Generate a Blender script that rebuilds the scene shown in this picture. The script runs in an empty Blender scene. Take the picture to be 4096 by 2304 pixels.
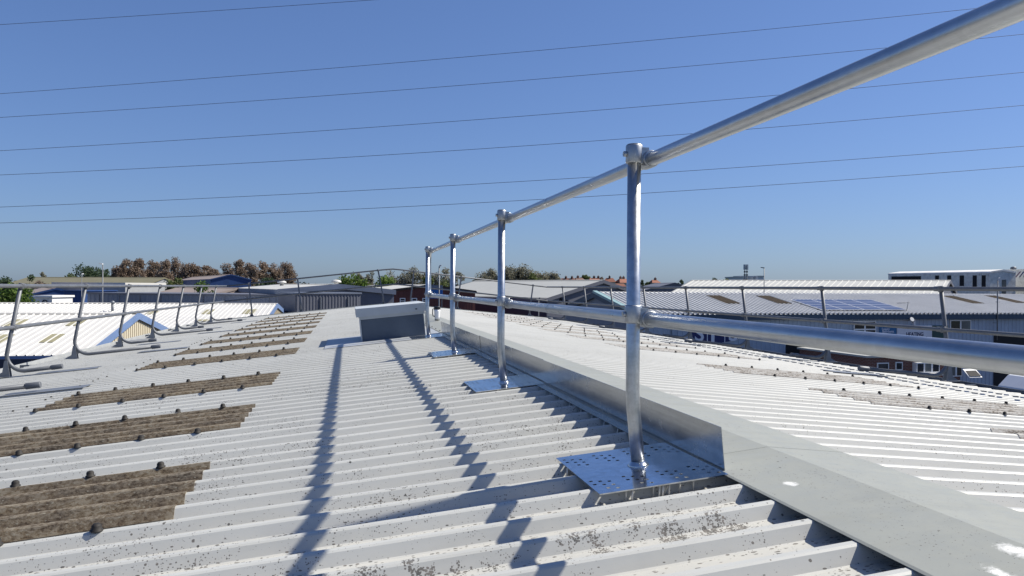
import bpy, math, random
from mathutils import Vector, Matrix

sc = bpy.context.scene
col = sc.collection
rnd = random.Random(7)
R = math.radians

# ------------------------------------------------------------------ camera
# the camera is the origin of the scene; +Y runs along the ridge of the roof, z = 0 is eye level
FPX, YAW, PITCH, ROLL = 3120.07, .20779, -.00088, .00729
cF = Vector((math.sin(YAW)*math.cos(PITCH), math.cos(YAW)*math.cos(PITCH), math.sin(PITCH)))
r0 = Vector((math.cos(YAW), -math.sin(YAW), 0)); u0 = r0.cross(cF)
cR = math.cos(ROLL)*r0 + math.sin(ROLL)*u0
cU = -math.sin(ROLL)*r0 + math.cos(ROLL)*u0
cam = bpy.data.cameras.new('camera'); camo = bpy.data.objects.new('camera', cam); col.objects.link(camo)
cam.sensor_width = 36; cam.sensor_fit = 'HORIZONTAL'; cam.lens = 36*FPX/4096
cam.clip_start = .05; cam.clip_end = 9000
camo.matrix_world = Matrix(((cR.x, cU.x, -cF.x, 0), (cR.y, cU.y, -cF.y, 0), (cR.z, cU.z, -cF.z, 0), (0, 0, 0, 1)))
sc.camera = camo

# ------------------------------------------------------------------ sky, sun, exposure
SUN = Vector((1, .058, 1.06)).normalized()
EL = math.asin(SUN.z); AZ = math.atan2(SUN.x, SUN.y)
w = bpy.data.worlds.new('World'); sc.world = w; w.use_nodes = True
nt = w.node_tree; bg = nt.nodes['Background']
sky = nt.nodes.new('ShaderNodeTexSky'); sky.sky_type = 'NISHITA'; sky.sun_disc = False
sky.sun_elevation = EL; sky.sun_rotation = AZ; sky.altitude = 0
sky.air_density = 1.0; sky.dust_density = .6; sky.ozone_density = 2.0
wb_ = nt.nodes.new('ShaderNodeMix'); wb_.data_type = 'RGBA'; wb_.blend_type = 'MULTIPLY'; wb_.inputs[0].default_value = 1
wb_.inputs[7].default_value = (.71, .94, 1.45, 1)      # the camera's cool white balance, the same over the whole sky
gm_ = nt.nodes.new('ShaderNodeGamma'); gm_.inputs[1].default_value = .76; nt.links.new(sky.outputs[0], gm_.inputs[0])
nt.links.new(gm_.outputs[0], wb_.inputs[6]); nt.links.new(wb_.outputs[2], bg.inputs[0]); bg.inputs[1].default_value = .078
sun = bpy.data.lights.new('sun', 'SUN'); sun.energy = 5.0; sun.angle = R(.55); sun.color = (1, .94, .83)
suno = bpy.data.objects.new('sun', sun); col.objects.link(suno)
suno.rotation_euler = SUN.to_track_quat('Z', 'Y').to_euler()
vs = sc.view_settings; vs.view_transform = 'Standard'; vs.look = 'None'; vs.gamma = 1; vs.exposure = .56
vs.use_curve_mapping = False

# ------------------------------------------------------------------ point helpers (survey of the photograph)
def ray(u, v): return cF + cR*((u-2048)/FPX) + cU*((1152-v)/FPX)
def px(u, v, depth): return ray(u, v)*depth
def hit(u, v, p, n):
    r = ray(u, v); p = Vector(p); n = Vector(n); return r*(p.dot(n)/r.dot(n))

# ------------------------------------------------------------------ materials
def newmat(name):
    m = bpy.data.materials.new(name); m.use_nodes = True
    return m, m.node_tree, m.node_tree.nodes['Principled BSDF']
def N(t, kind, **kw):
    n = t.nodes.new(kind)
    for k, v in kw.items():
        if k.startswith('i_'):
            key = k[2:]; n.inputs[int(key) if key.isdigit() else key].default_value = v
        else: setattr(n, k, v)
    return n
def ramp(t, src, stops):
    n = t.nodes.new('ShaderNodeValToRGB'); t.links.new(src, n.inputs[0])
    e = n.color_ramp.elements
    while len(e) < len(stops): e.new(.5)
    for el, (p, c) in zip(e, stops):
        el.position = p; el.color = (c, c, c, 1) if isinstance(c, (int, float)) else (*c, 1)
    return n
def mathn(t, op, a, b=None, clamp=False):
    n = t.nodes.new('ShaderNodeMath'); n.operation = op; n.use_clamp = clamp
    for i, x in enumerate((a, b)):
        if x is None: continue
        if isinstance(x, (int, float)): n.inputs[i].default_value = x
        else: t.links.new(x, n.inputs[i])
    return n.outputs[0]
def mix(t, fac, a, b):
    n = t.nodes.new('ShaderNodeMix'); n.data_type = 'RGBA'
    for s, x in ((n.inputs[0], fac), (n.inputs[6], a), (n.inputs[7], b)):
        if isinstance(x, (int, float)): s.default_value = x
        elif isinstance(x, tuple): s.default_value = (*x, 1)
        else: t.links.new(x, s)
    return n.outputs[2]
def coords(t, scale=(1, 1, 1), out='Object'):
    c = N(t, 'ShaderNodeTexCoord'); m = N(t, 'ShaderNodeMapping'); m.inputs['Scale'].default_value = scale
    t.links.new(c.outputs[out], m.inputs[0]); return m.outputs[0]
def noise(t, vec, scale, detail=4, rough=.6):
    n = N(t, 'ShaderNodeTexNoise', i_Scale=scale, i_Detail=detail, i_Roughness=rough)
    t.links.new(vec, n.inputs['Vector']); return n.outputs['Fac']
def bump(t, b, h, strength=.3, dist=.01):
    n = N(t, 'ShaderNodeBump', i_Strength=strength, i_Distance=dist)
    t.links.new(h, n.inputs['Height']); t.links.new(n.outputs[0], b.inputs['Normal'])

def paint(name, c, rough=.55, var=.12, scale=3., metal=0., spec=.4, bmp=0., out='Object'):
    m, t, b = newmat(name)
    v = coords(t, out=out); n1 = noise(t, v, scale, 5, .65)
    lo = tuple(x*(1-var) for x in c); hi = tuple(min(1, x*(1+var)) for x in c)
    r = ramp(t, n1, [(.3, lo), (.7, hi)])
    t.links.new(r.outputs[0], b.inputs['Base Color'])
    b.inputs['Roughness'].default_value = rough; b.inputs['Metallic'].default_value = metal
    b.inputs['Specular IOR Level'].default_value = spec
    if bmp: bump(t, b, noise(t, v, scale*8, 4), bmp, .005)
    return m

def roof_paint(name, base, dirt=1., dense=True, marks=()):
    """pale coated steel sheet: chalky paint with dark lichen discs, thicker in the troughs"""
    m, t, b = newmat(name)
    v = coords(t)
    big = noise(t, v, .9, 4, .6); fine = noise(t, v, 14, 5, .7)
    c0 = ramp(t, big, [(.3, tuple(x*.93 for x in base)), (.7, tuple(min(1, x*1.05) for x in base))]).outputs[0]
    stain = ramp(t, noise(t, coords(t, (.5, 3, 1)), 2.2, 5, .7), [(.50, 0.), (.8, .42)]).outputs[0]
    c1 = mix(t, stain, c0, tuple(x*.72 for x in (base[0], base[1]*.98, base[2]*.92)))
    at = N(t, 'ShaderNodeAttribute', attribute_name='trough'); tr = at.outputs['Fac']
    # trough sediment, warm and pale
    c1 = mix(t, mathn(t, 'MULTIPLY', tr, mathn(t, 'MULTIPLY', fine, .55)), c1, (.50, .475, .42))
    spots = None
    sx = N(t, 'ShaderNodeSeparateXYZ'); tc0 = N(t, 'ShaderNodeTexCoord'); t.links.new(tc0.outputs['Object'], sx.inputs[0])
    wob = mathn(t, 'MULTIPLY', mathn(t, 'SUBTRACT', noise(t, v, 240, 3, .6), .5), .5)
    for kind, sc_, amt, pw, st in (('fine', 150, 1.0, 2.2, (1, 1, 1)), ('disc', 62, .75, 7., (1, 1, 1)), ('silt', 130, 1.5, 2.4, (.45, 1, 1)), ('colony', 170, 1.25, .7, (1, 1, 1))):
        if kind == 'colony' and not dense: continue
        vo = N(t, 'ShaderNodeTexVoronoi', i_Scale=sc_, i_Randomness=1.); t.links.new(coords(t, st), vo.inputs['Vector'])
        sep = N(t, 'ShaderNodeSeparateColor'); t.links.new(vo.outputs['Color'], sep.inputs[0])
        rr = mathn(t, 'POWER', sep.outputs[0], pw)
        dens = ramp(t, noise(t, v, 2.3 if kind != 'disc' else 1.1, 4, .7), [(.38, .10), (.70, 1.)]).outputs[0]
        if kind == 'silt': dens = mathn(t, 'MULTIPLY', mathn(t, 'ADD', mathn(t, 'MULTIPLY', dens, .5), .35), tr)
        if kind == 'colony':      # an old colony along one rib in front of the nearest post
            d = mathn(t, 'ABSOLUTE', mathn(t, 'SUBTRACT', sx.outputs[1], 2.02))
            band = mathn(t, 'SUBTRACT', 1., mathn(t, 'POWER', mathn(t, 'DIVIDE', d, .085), 4.), True)
            patch = ramp(t, noise(t, coords(t, (1, .25, 1)), 6.5, 4, .75), [(.46, 0.), (.60, 1.)]).outputs[0]
            dens = mathn(t, 'MULTIPLY', mathn(t, 'MULTIPLY', band, patch), mathn(t, 'GREATER_THAN', sx.outputs[0], -.35))
        thr = mathn(t, 'MULTIPLY', mathn(t, 'MULTIPLY', rr, dens), amt*(dirt if kind != 'colony' else 1.))
        s = mathn(t, 'LESS_THAN', mathn(t, 'ADD', vo.outputs['Distance'], mathn(t, 'MULTIPLY', wob, thr)), thr)
        spots = s if spots is None else mathn(t, 'MAXIMUM', spots, s)
    for cx, cy, rx, ry in marks:
        mp = N(t, 'ShaderNodeMapping'); tc = N(t, 'ShaderNodeTexCoord'); mp.inputs['Location'].default_value = (-cx/rx, -cy/ry, 0); mp.inputs['Scale'].default_value = (1/rx, 1/ry, 0)
        t.links.new(tc.outputs['Object'], mp.inputs[0]); ln = N(t, 'ShaderNodeVectorMath', operation='LENGTH'); t.links.new(mp.outputs[0], ln.inputs[0])
        dd = mathn(t, 'ADD', ln.outputs['Value'], mathn(t, 'MULTIPLY', mathn(t, 'SUBTRACT', noise(t, v, 45, 5, .75), .5), 2.2))
        c1 = mix(t, ramp(t, dd, [(.35, .8), (.95, 0.)]).outputs[0], c1, (.80, .80, .77))
    dark = ramp(t, noise(t, v, 40, 3, .6), [(.35, (.060, .058, .052)), (.7, (.17, .15, .13))]).outputs[0]
    cc = mix(t, mathn(t, 'MULTIPLY', spots, .9), c1, dark)
    t.links.new(cc, b.inputs['Base Color'])
    ro = ramp(t, fine, [(.3, .42), (.7, .62)]).outputs[0]
    t.links.new(ro, b.inputs['Roughness']); b.inputs['Specular IOR Level'].default_value = .35
    bump(t, b, mathn(t, 'ADD', mathn(t, 'MULTIPLY', fine, .5), mathn(t, 'MULTIPLY', spots, .7)), .25, .002)
    return m

def lichen(name, pale):
    """old glass-fibre rooflight, grown over with brown lichen"""
    m, t, b = newmat(name)
    v = coords(t); vs_ = coords(t, (.6, 1, 1))
    a = noise(t, vs_, 9, 6, .75); f = noise(t, vs_, 75, 5, .8); g = noise(t, v, 2.1, 3, .6)
    k = mathn(t, 'ADD', mathn(t, 'MULTIPLY', a, .6), mathn(t, 'MULTIPLY', f, .5))
    if pale:  # paler stops put the right slope's sun glare into the colour
        st = [(.42, (.075, .062, .05)), (.49, (.18, .155, .13)), (.54, (.34, .32, .29)), (.60, (.46, .455, .43))]
    else:
        st = [(.44, (.022, .016, .011)), (.51, (.075, .054, .036)), (.57, (.150, .112, .068)), (.64, (.27, .23, .165))]
    c = ramp(t, k, st).outputs[0]
    c = mix(t, ramp(t, g, [(.4, 0.), (.7, .45)]).outputs[0], c, (.10, .075, .055) if not pale else (.26, .225, .19))
    at = N(t, 'ShaderNodeAttribute', attribute_name='trough')
    cr = mathn(t, 'MULTIPLY', mathn(t, 'SUBTRACT', 1., at.outputs['Fac'], True), ramp(t, f, [(.40, .05), (.6, .7)]).outputs[0])
    c = mix(t, cr, c, (.23, .21, .175) if not pale else (.46, .45, .42))
    vo = N(t, 'ShaderNodeTexVoronoi', i_Scale=60.); t.links.new(vs_, vo.inputs['Vector'])
    fl = mathn(t, 'LESS_THAN', vo.outputs['Distance'], .16)
    c = mix(t, mathn(t, 'MULTIPLY', fl, .5), c, (.33, .32, .26) if not pale else (.48, .47, .44))
    t.links.new(c, b.inputs['Base Color']); b.inputs['Roughness'].default_value = .95
    b.inputs['Specular IOR Level'].default_value = .1
    bump(t, b, f, .5, .004)
    return m

def galv(name, base=(.60, .62, .65), r0=.20, r1=.38, metal=1., spang=True):
    m, t, b = newmat(name)
    v = coords(t)
    vo = N(t, 'ShaderNodeTexVoronoi', i_Scale=45.); t.links.new(v, vo.inputs['Vector'])
    sep = N(t, 'ShaderNodeSeparateColor'); t.links.new(vo.outputs['Color'], sep.inputs[0])
    n1 = noise(t, v, 7, 5, .7)
    k = mathn(t, 'ADD', mathn(t, 'MULTIPLY', sep.outputs[0], .35 if spang else .08), mathn(t, 'MULTIPLY', n1, .65))
    c = ramp(t, k, [(.25, tuple(x*.80 for x in base)), (.7, tuple(min(1, x*1.10) for x in base))]).outputs[0]
    if not spang:
        stk = ramp(t, noise(t, coords(t, (26, .9, 26)), 1.6, 5, .7), [(.35, .80), (.62, 1.)]).outputs[0]
        mm = t.nodes.new('ShaderNodeMix'); mm.data_type = 'RGBA'; mm.blend_type = 'MULTIPLY'; mm.inputs[0].default_value = 1.
        t.links.new(c, mm.inputs[6]); t.links.new(stk, mm.inputs[7]); c = mm.outputs[2]
    t.links.new(c, b.inputs['Base Color'])
    t.links.new(ramp(t, n1, [(.3, r0), (.7, r1)]).outputs[0], b.inputs['Roughness'])
    b.inputs['Metallic'].default_value = metal
    bump(t, b, noise(t, coords(t, (1, .15, 1)), 60, 4, .7), .06, .002)
    return m

def foliage(name, c0, c1, c2):
    m, t, b = newmat(name)
    v = coords(t); n1 = noise(t, v, .9, 3, .7)
    g = N(t, 'ShaderNodeNewGeometry')
    k = mathn(t, 'ADD', mathn(t, 'MULTIPLY', n1, .55), mathn(t, 'MULTIPLY', g.outputs['Random Per Island'], .45))
    c = ramp(t, k, [(.25, c0), (.5, c1), (.78, c2)]).outputs[0]
    t.links.new(c, b.inputs['Base Color']); b.inputs['Roughness'].default_value = .75
    b.inputs['Specular IOR Level'].default_value = .15
    tl = N(t, 'ShaderNodeBsdfTranslucent'); t.links.new(c, tl.inputs['Color']); ms = N(t, 'ShaderNodeMixShader', i_0=.38)
    t.links.new(b.outputs[0], ms.inputs[1]); t.links.new(tl.outputs[0], ms.inputs[2]); t.links.new(ms.outputs[0], t.nodes['Material Output'].inputs[0])
    return m

def glassm(name, c=(.015, .018, .022), rough=.08):
    m, t, b = newmat(name); v = coords(t)
    r = ramp(t, noise(t, v, 1.2, 3), [(.3, tuple(x*.7 for x in c)), (.7, tuple(x*1.5 for x in c))])
    t.links.new(r.outputs[0], b.inputs['Base Color']); b.inputs['Roughness'].default_value = rough
    return m

def brickm(name):
    m, t, b = newmat(name)
    br = N(t, 'ShaderNodeTexBrick', i_Scale=1.0)
    br.inputs['Color1'].default_value = (.16, .055, .035, 1); br.inputs['Color2'].default_value = (.12, .04, .028, 1)
    br.inputs['Mortar'].default_value = (.22, .19, .17, 1)
    br.inputs['Brick Width'].default_value = .225; br.inputs['Row Height'].default_value = .075; br.inputs['Mortar Size'].default_value = .008
    tc = N(t, 'ShaderNodeTexCoord'); sx = N(t, 'ShaderNodeSeparateXYZ'); cx = N(t, 'ShaderNodeCombineXYZ')
    t.links.new(tc.outputs['Object'], sx.inputs[0]); t.links.new(mathn(t, 'ADD', sx.outputs[0], sx.outputs[1]), cx.inputs[0]); t.links.new(sx.outputs[2], cx.inputs[1]); t.links.new(cx.outputs[0], br.inputs[0])
    t.links.new(br.outputs[0], b.inputs['Base Color']); b.inputs['Roughness'].default_value = .9
    return m

M = dict(
    roofL=roof_paint('roof_sheet_paint', (.455, .460, .437), .68),
    roofR=roof_paint('roof_sheet_paint_sunny', (.445, .450, .430), .5, False),
    cap=roof_paint('ridge_cap_paint', (.275, .285, .258), .5, False, ((1.335, 2.165, .022, .030), (1.47, 1.475, .030, .055), (1.35, 1.39, .018, .065))),
    lich=lichen('lichen_rooflight', False), lichglare=lichen('lichen_rooflight_glare', True),
    galv=galv('bright_galvanised_tube', (.60, .62, .64), .26, .42, 1., False),
    plate=galv('bright_galvanised_plate', (.62, .645, .68), .10, .22),
    flash=galv('galvanised_flashing', (.47, .49, .51), .18, .30, 1., False),
    cast=galv('cast_galvanised_clamp', (.50, .52, .54), .34, .5, 1., False),
    old=paint('weathered_galvanised', (.125, .133, .148), .5, .16, 6, .25, .4),
    oldp=paint('weathered_plate', (.18, .195, .22), .5, .14, 5, .3, .5),
    bolt=paint('black_bolt_cap', (.022, .020, .018), .7, .4, 60),
    screw=paint('screw_steel', (.62, .60, .55), .45, .1, 40, .4),
    gut=paint('gutter_grey', (.36, .375, .38), .55, .12, 4),
    gutd=paint('gutter_shade_and_dark_parts', (.115, .13, .155), .55, .12, 4),
    hatchs=paint('hatch_side_slate', (.085, .11, .145), .5, .10, 5),
    hatchl=paint('hatch_lid_grey', (.44, .47, .49), .5, .06, 5),
    soak=paint('soaker_grey', (.36, .38, .40), .45, .10, 3, .1),
    drop=paint('bird_dropping', (.80, .80, .77), .9, .08, 30),
    wallg=paint('wall_plain_grey', (.30, .31, .32), .7, .1, 1),
    cupw=paint('cup_white', (.78, .78, .80), .35, .03, 20), cupb=paint('cup_black', (.015, .015, .016), .4, .2, 20),
    white=paint('white_roof_coat', (.54, .53, .50), .5, .05, .6),
    whited=paint('off_white_roof', (.46, .46, .43), .6, .06, .4),
    greyroof=paint('pale_grey_roof', (.385, .39, .365), .6, .05, .5),
    b1roof=paint('ribbed_grey_roof', (.52, .52, .51), .55, .07, .6),
    b1wall=paint('blue_grey_cladding', (.34, .40, .48), .6, .12, .8),
    b1fas=paint('dark_blue_fascia', (.028, .055, .095), .5, .1, 2),
    teal=paint('teal_verge', (.24, .36, .37), .5, .08, 2),
    slate=paint('slate_cladding', (.115, .122, .15), .65, .1, .7),
    navy=paint('navy_cladding', (.030, .036, .060), .6, .1, .7),
    navyg=paint('blue_grey_wall', (.15, .175, .23), .6, .08, .7),
    redbr=paint('red_brown_cladding', (.12, .038, .030), .6, .18, 1.5),
    blue=paint('royal_blue_cladding', (.020, .055, .17), .55, .15, .6),
    fasb=paint('light_blue_fascia', (.13, .20, .36), .5, .1, 1.2),
    cream=paint('cream_cladding', (.62, .57, .44), .6, .05, 1),
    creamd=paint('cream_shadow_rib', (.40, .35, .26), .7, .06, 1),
    olive=paint('olive_roof', (.165, .155, .10), .8, .1, .3),
    pink=paint('faded_red_roof', (.24, .20, .18), .8, .12, .4),
    rl=paint('dull_rooflight', (.27, .25, .15), .6, .15, 1.5),
    rld=paint('brown_rooflight', (.050, .040, .030), .95, .2, 3, 0, .08),
    solar=paint('solar_cell_blue', (.050, .062, .12), .3, .12, 2, 0, .5),
    alu=paint('aluminium_trim', (.62, .64, .68), .4, .04, 3, .2),
    frame=paint('white_upvc', (.72, .72, .71), .5, .04, 2),
    glass=glassm('window_glass'), glassb=glassm('window_glass_blind', (.09, .10, .10), .3),
    dark=paint('dark_opening', (.010, .010, .013), .8, .2, 2),
    signw=paint('sign_white', (.62, .64, .68), .6, .04, 2), signb=paint('sign_blue', (.02, .12, .27), .5, .08, 2),
    signn=paint('sign_navy', (.012, .018, .10), .5, .08, 2), signg=paint('sign_green', (.015, .055, .05), .5, .2, 2),
    signc=paint('sign_cyan_blue', (.012, .11, .36), .5, .05, 2),
    textn=paint('lettering_navy', (.015, .018, .07), .6, .03, 3), textw=paint('lettering_white', (.62, .65, .72), .6, .03, 3),
    purple=paint('stripe_purple', (.10, .03, .09), .6, .1, 3),
    brick=brickm('red_brick'),
    vanw=paint('van_white', (.66, .67, .69), .3, .03, 2), tyre=paint('tyre_rubber', (.02, .02, .02), .9, .1, 8),
    dirtw=paint('weathered_white', (.60, .60, .57), .7, .25, 1.6), dirtr=paint('weathered_white_top', (.66, .65, .62), .6, .18, .9),
    pole=paint('lamp_post_grey', (.14, .15, .165), .5, .1, 2, .3), lamp=paint('lamp_head_pale', (.50, .51, .52), .5, .05, 3),
    wire=paint('power_line', (.028, .035, .06), .6, .1, 1),
    bark=paint('bark', (.075, .062, .05), .9, .25, 3), barkp=paint('pale_bark', (.17, .15, .13), .9, .2, 3),
    fpop=foliage('poplar_foliage', (.14, .110, .088), (.25, .19, .148), (.34, .265, .205)),
    fgrn=foliage('shrub_foliage', (.030, .062, .014), (.080, .140, .030), (.180, .235, .065)),
    fdark=foliage('conifer_foliage', (.030, .050, .028), (.060, .092, .050), (.095, .135, .075)),
    fair=foliage('airy_foliage', (.13, .13, .10), (.22, .215, .155), (.31, .29, .21)),
    fmid=foliage('olive_foliage', (.055, .075, .025), (.115, .145, .050), (.185, .205, .08)),
    far=foliage('far_foliage', (.035, .043, .045), (.060, .070, .064), (.085, .095, .08)),
    tile=paint('orange_tile', (.25, .105, .07), .85, .18, .8), tiled=paint('dark_tile', (.13, .075, .06), .85, .15, .8),
    hwall=paint('house_render', (.42, .38, .33), .85, .1, .5), chim=paint('chimney_brick', (.12, .065, .05), .9, .2, 1),
    farb=paint('far_block_haze_blue', (.42, .47, .55), .8, .1, .1), farw=paint('far_block_pale', (.40, .42, .45), .8, .1, .1),  # distance haze is put into the blue of the far blocks
    asphalt=paint('asphalt', (.055, .055, .056), .9, .25, .3), land=paint('far_land', (.06, .075, .04), .95, .3, .01),
)

# ------------------------------------------------------------------ mesh builders
def tag(o, label, cat, group=None):
    o['label'] = label; o['category'] = cat
    if group: o['group'] = group
    return o
def thing(name, label, cat, loc=(0, 0, 0), rz=0, group=None):
    o = bpy.data.objects.new(name, None); col.objects.link(o); o.empty_display_size = .2
    o.location = loc; o.rotation_euler = (0, 0, rz)
    return tag(o, label, cat, group)
def place(name, me, parent=None, loc=None, rot=None):
    o = bpy.data.objects.new(name, me); col.objects.link(o)
    if parent: o.parent = parent
    if loc is not None: o.location = loc
    if rot is not None: o.rotation_euler = rot
    return o
class MB:
    def __init__(s): s.v = []; s.f = []; s.sm = []
    def add(s, vv, ff, smooth=False):
        b = len(s.v); s.v += [tuple(p) for p in vv]; s.f += [tuple(i+b for i in q) for q in ff]; s.sm += [smooth]*len(ff); return s
    def box(s, a, b):
        x0, y0, z0 = a; x1, y1, z1 = b
        return s.add([(x0,y0,z0),(x1,y0,z0),(x1,y1,z0),(x0,y1,z0),(x0,y0,z1),(x1,y0,z1),(x1,y1,z1),(x0,y1,z1)],
                     [(0,3,2,1),(4,5,6,7),(0,1,5,4),(1,2,6,5),(2,3,7,6),(3,0,4,7)])
    def prism(s, pts, ext):
        n = len(pts); e = Vector(ext); p = [Vector(q) for q in pts]
        return s.add(p+[q+e for q in p], [tuple(range(n))[::-1], tuple(range(n, 2*n))]+[(i, (i+1) % n, n+(i+1) % n, n+i) for i in range(n)])
    def tube(s, path, r, n=10, cap=True, smooth=True):
        P = [Vector(p) for p in path]; rs = r if isinstance(r, (list, tuple)) else [r]*len(P)
        d0 = (P[1]-P[0]).normalized(); a = Vector((0, 0, 1)) if abs(d0.z) < .9 else Vector((1, 0, 0))
        x = d0.cross(a).normalized(); vv = []; ff = []
        for i, p in enumerate(P):
            d = (P[min(i+1, len(P)-1)]-P[max(i-1, 0)]).normalized()
            x = (x-d*x.dot(d)).normalized(); y = d.cross(x)
            for k in range(n):
                t = 2*math.pi*k/n; vv.append(p+(x*math.cos(t)+y*math.sin(t))*rs[i])
        for i in range(len(P)-1):
            for k in range(n):
                k2 = (k+1) % n; ff.append((i*n+k, i*n+k2, (i+1)*n+k2, (i+1)*n+k))
        s.add(vv, ff, smooth)
        if cap:
            b = len(s.v)-len(vv); s.f += [tuple(b+k for k in range(n))[::-1], tuple(b+(len(P)-1)*n+k for k in range(n))]; s.sm += [False, False]
        return s
    def lathe(s, prof, c=(0, 0, 0), n=12, smooth=True):
        vv = []; ff = []
        for r, z in prof:
            for k in range(n):
                t = 2*math.pi*k/n; vv.append((c[0]+r*math.cos(t), c[1]+r*math.sin(t), c[2]+z))
        for i in range(len(prof)-1):
            for k in range(n):
                k2 = (k+1) % n; ff.append((i*n+k, i*n+k2, (i+1)*n+k2, (i+1)*n+k))
        s.add(vv, ff, smooth); b = len(s.v)-len(vv)
        s.f += [tuple(b+k for k in range(n))[::-1], tuple(b+(len(prof)-1)*n+k for k in range(n))]; s.sm += [False, False]
        return s
    def mesh(s, name, mat):
        me = bpy.data.meshes.new(name); me.from_pydata(s.v, [], s.f); me.materials.append(M[mat] if isinstance(mat, str) else mat)
        me.polygons.foreach_set('use_smooth', s.sm); me.update(); return me
    def build(s, name, mat, parent=None, loc=None, rot=None): return place(name, s.mesh(name, mat), parent, loc, rot)
def arc(c, a, b, n=8):
    """points from c+a to c+b on an ellipse arc; a, b perpendicular radius vectors"""
    c, a, b = Vector(c), Vector(a), Vector(b)
    return [c+a*math.cos(t*math.pi/2/n)+b*math.sin(t*math.pi/2/n) for t in range(n+1)]

def ribbed(p0, along, up, L, H, pitch, wb=.3, wt=.12, d=.03, off=0., phase=.5):
    """sheet with ribs running along `up`, repeated along `along`; wb/wt = base/top width as share of the pitch"""
    p0, A, U = Vector(p0), Vector(along).normalized(), Vector(up).normalized()
    Nn = A.cross(U).normalized(); prof = [(0., 0.)]
    k = 0
    while True:
        c = (k+phase)*pitch
        if c+wb*pitch/2 >= L: break
        prof += [(c-wb*pitch/2, 0), (c-wt*pitch/2, d), (c+wt*pitch/2, d), (c+wb*pitch/2, 0)]; k += 1
    prof.append((L, 0.))
    m = MB(); vv = []; n = len(prof)
    for h in (0, H):
        for a, z in prof: vv.append(p0+A*a+U*h+Nn*(z+off))
    m.add(vv, [(i, i+1, n+i+1, n+i) for i in range(n-1)])
    return m

def text(name, s, size, mat, parent, loc, rot, squash=1.0):
    cu = bpy.data.curves.new('t', 'FONT'); cu.body = s; cu.size = size; cu.align_x = 'CENTER'; cu.align_y = 'CENTER'; cu.extrude = .006; cu.offset = size*.018
    o = bpy.data.objects.new('t', cu); col.objects.link(o)
    dg = bpy.context.evaluated_depsgraph_get(); me = bpy.data.meshes.new_from_object(o.evaluated_get(dg))
    bpy.data.objects.remove(o); me.materials.clear(); me.materials.append(M[mat])
    t = place(name, me, parent, loc, rot); t.scale = (squash, 1, 1); return t

# ------------------------------------------------------------------ ground
GZ = -6.5
def disc(name, r0_, r1_, z, mat, n=64):
    m = MB(); vv = [(r*math.cos(2*math.pi*k/n), r*math.sin(2*math.pi*k/n), z) for r in (r0_, r1_) for k in range(n)]
    m.add(vv, [(k, (k+1) % n, n+(k+1) % n, n+k)[::-1] for k in range(n)])
    return m.build(name, mat)
g = MB().add([(-5000,-5000,GZ-.05),(5000,-5000,GZ-.05),(5000,5000,GZ-.05),(-5000,5000,GZ-.05)], [(0,1,2,3)]).build('ground', 'land'); g['kind'] = 'structure'
g = MB().add([(-110,-60,GZ),(110,-60,GZ),(110,170,GZ),(-110,170,GZ)], [(0,1,2,3)]).build('yard_pavement', 'asphalt'); g['kind'] = 'structure'
m = MB(); hp = [(120,230),(60,330),(20,460),(120,620),(420,620),(420,300),(260,230)]
hc = Vector((190, 420, 0)); 
vv = [(x, y, GZ-.2) for x, y in hp]+[(hc.x+(x-hc.x)*.72, hc.y+(y-hc.y)*.72, -2.2) for x, y in hp]; n = len(hp)
m.add(vv, [(i, (i+1) % n, n+(i+1) % n, n+i)[::-1] for i in range(n)]+[tuple(range(n, 2*n))[::-1]])
m.build('hill', 'land')['kind'] = 'structure'

# ------------------------------------------------------------------ the roof we stand on
RX, RZ, TL, TR = 1.51, -.586, .1002, .092
EXL, EXR, Y0, Y1 = -4.53, 7.10, -6.0, 27.6
def zl(x): return RZ-TL*(RX-x)
def zr(x): return RZ-TR*(x-RX)
ROWS = [.983*q for q in (2.86, 3.80, 4.65, 5.59, 6.62, 7.62, 9.60, 10.6, 11.6, 12.6, 13.6, 14.6, 15.6, 16.6, 17.6, 18.6, 19.6, 20.6, 21.6, 22.6, 23.6, 24.6)]
crests = []
y = ROWS[0]-.187
while y > Y0+.05: crests.insert(0, y); y -= .187
for a, b in zip(ROWS[:-1], ROWS[1:]):
    n = max(1, round((b-a)/.195)); crests += [a+(b-a)*k/n for k in range(n)]
y = ROWS[-1]
while y < Y1-.05: crests.append(y); y += .2
bld = thing('industrial_building', 'pale ribbed-steel roofed industrial building under the camera, ridge running away', 'building')

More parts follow.
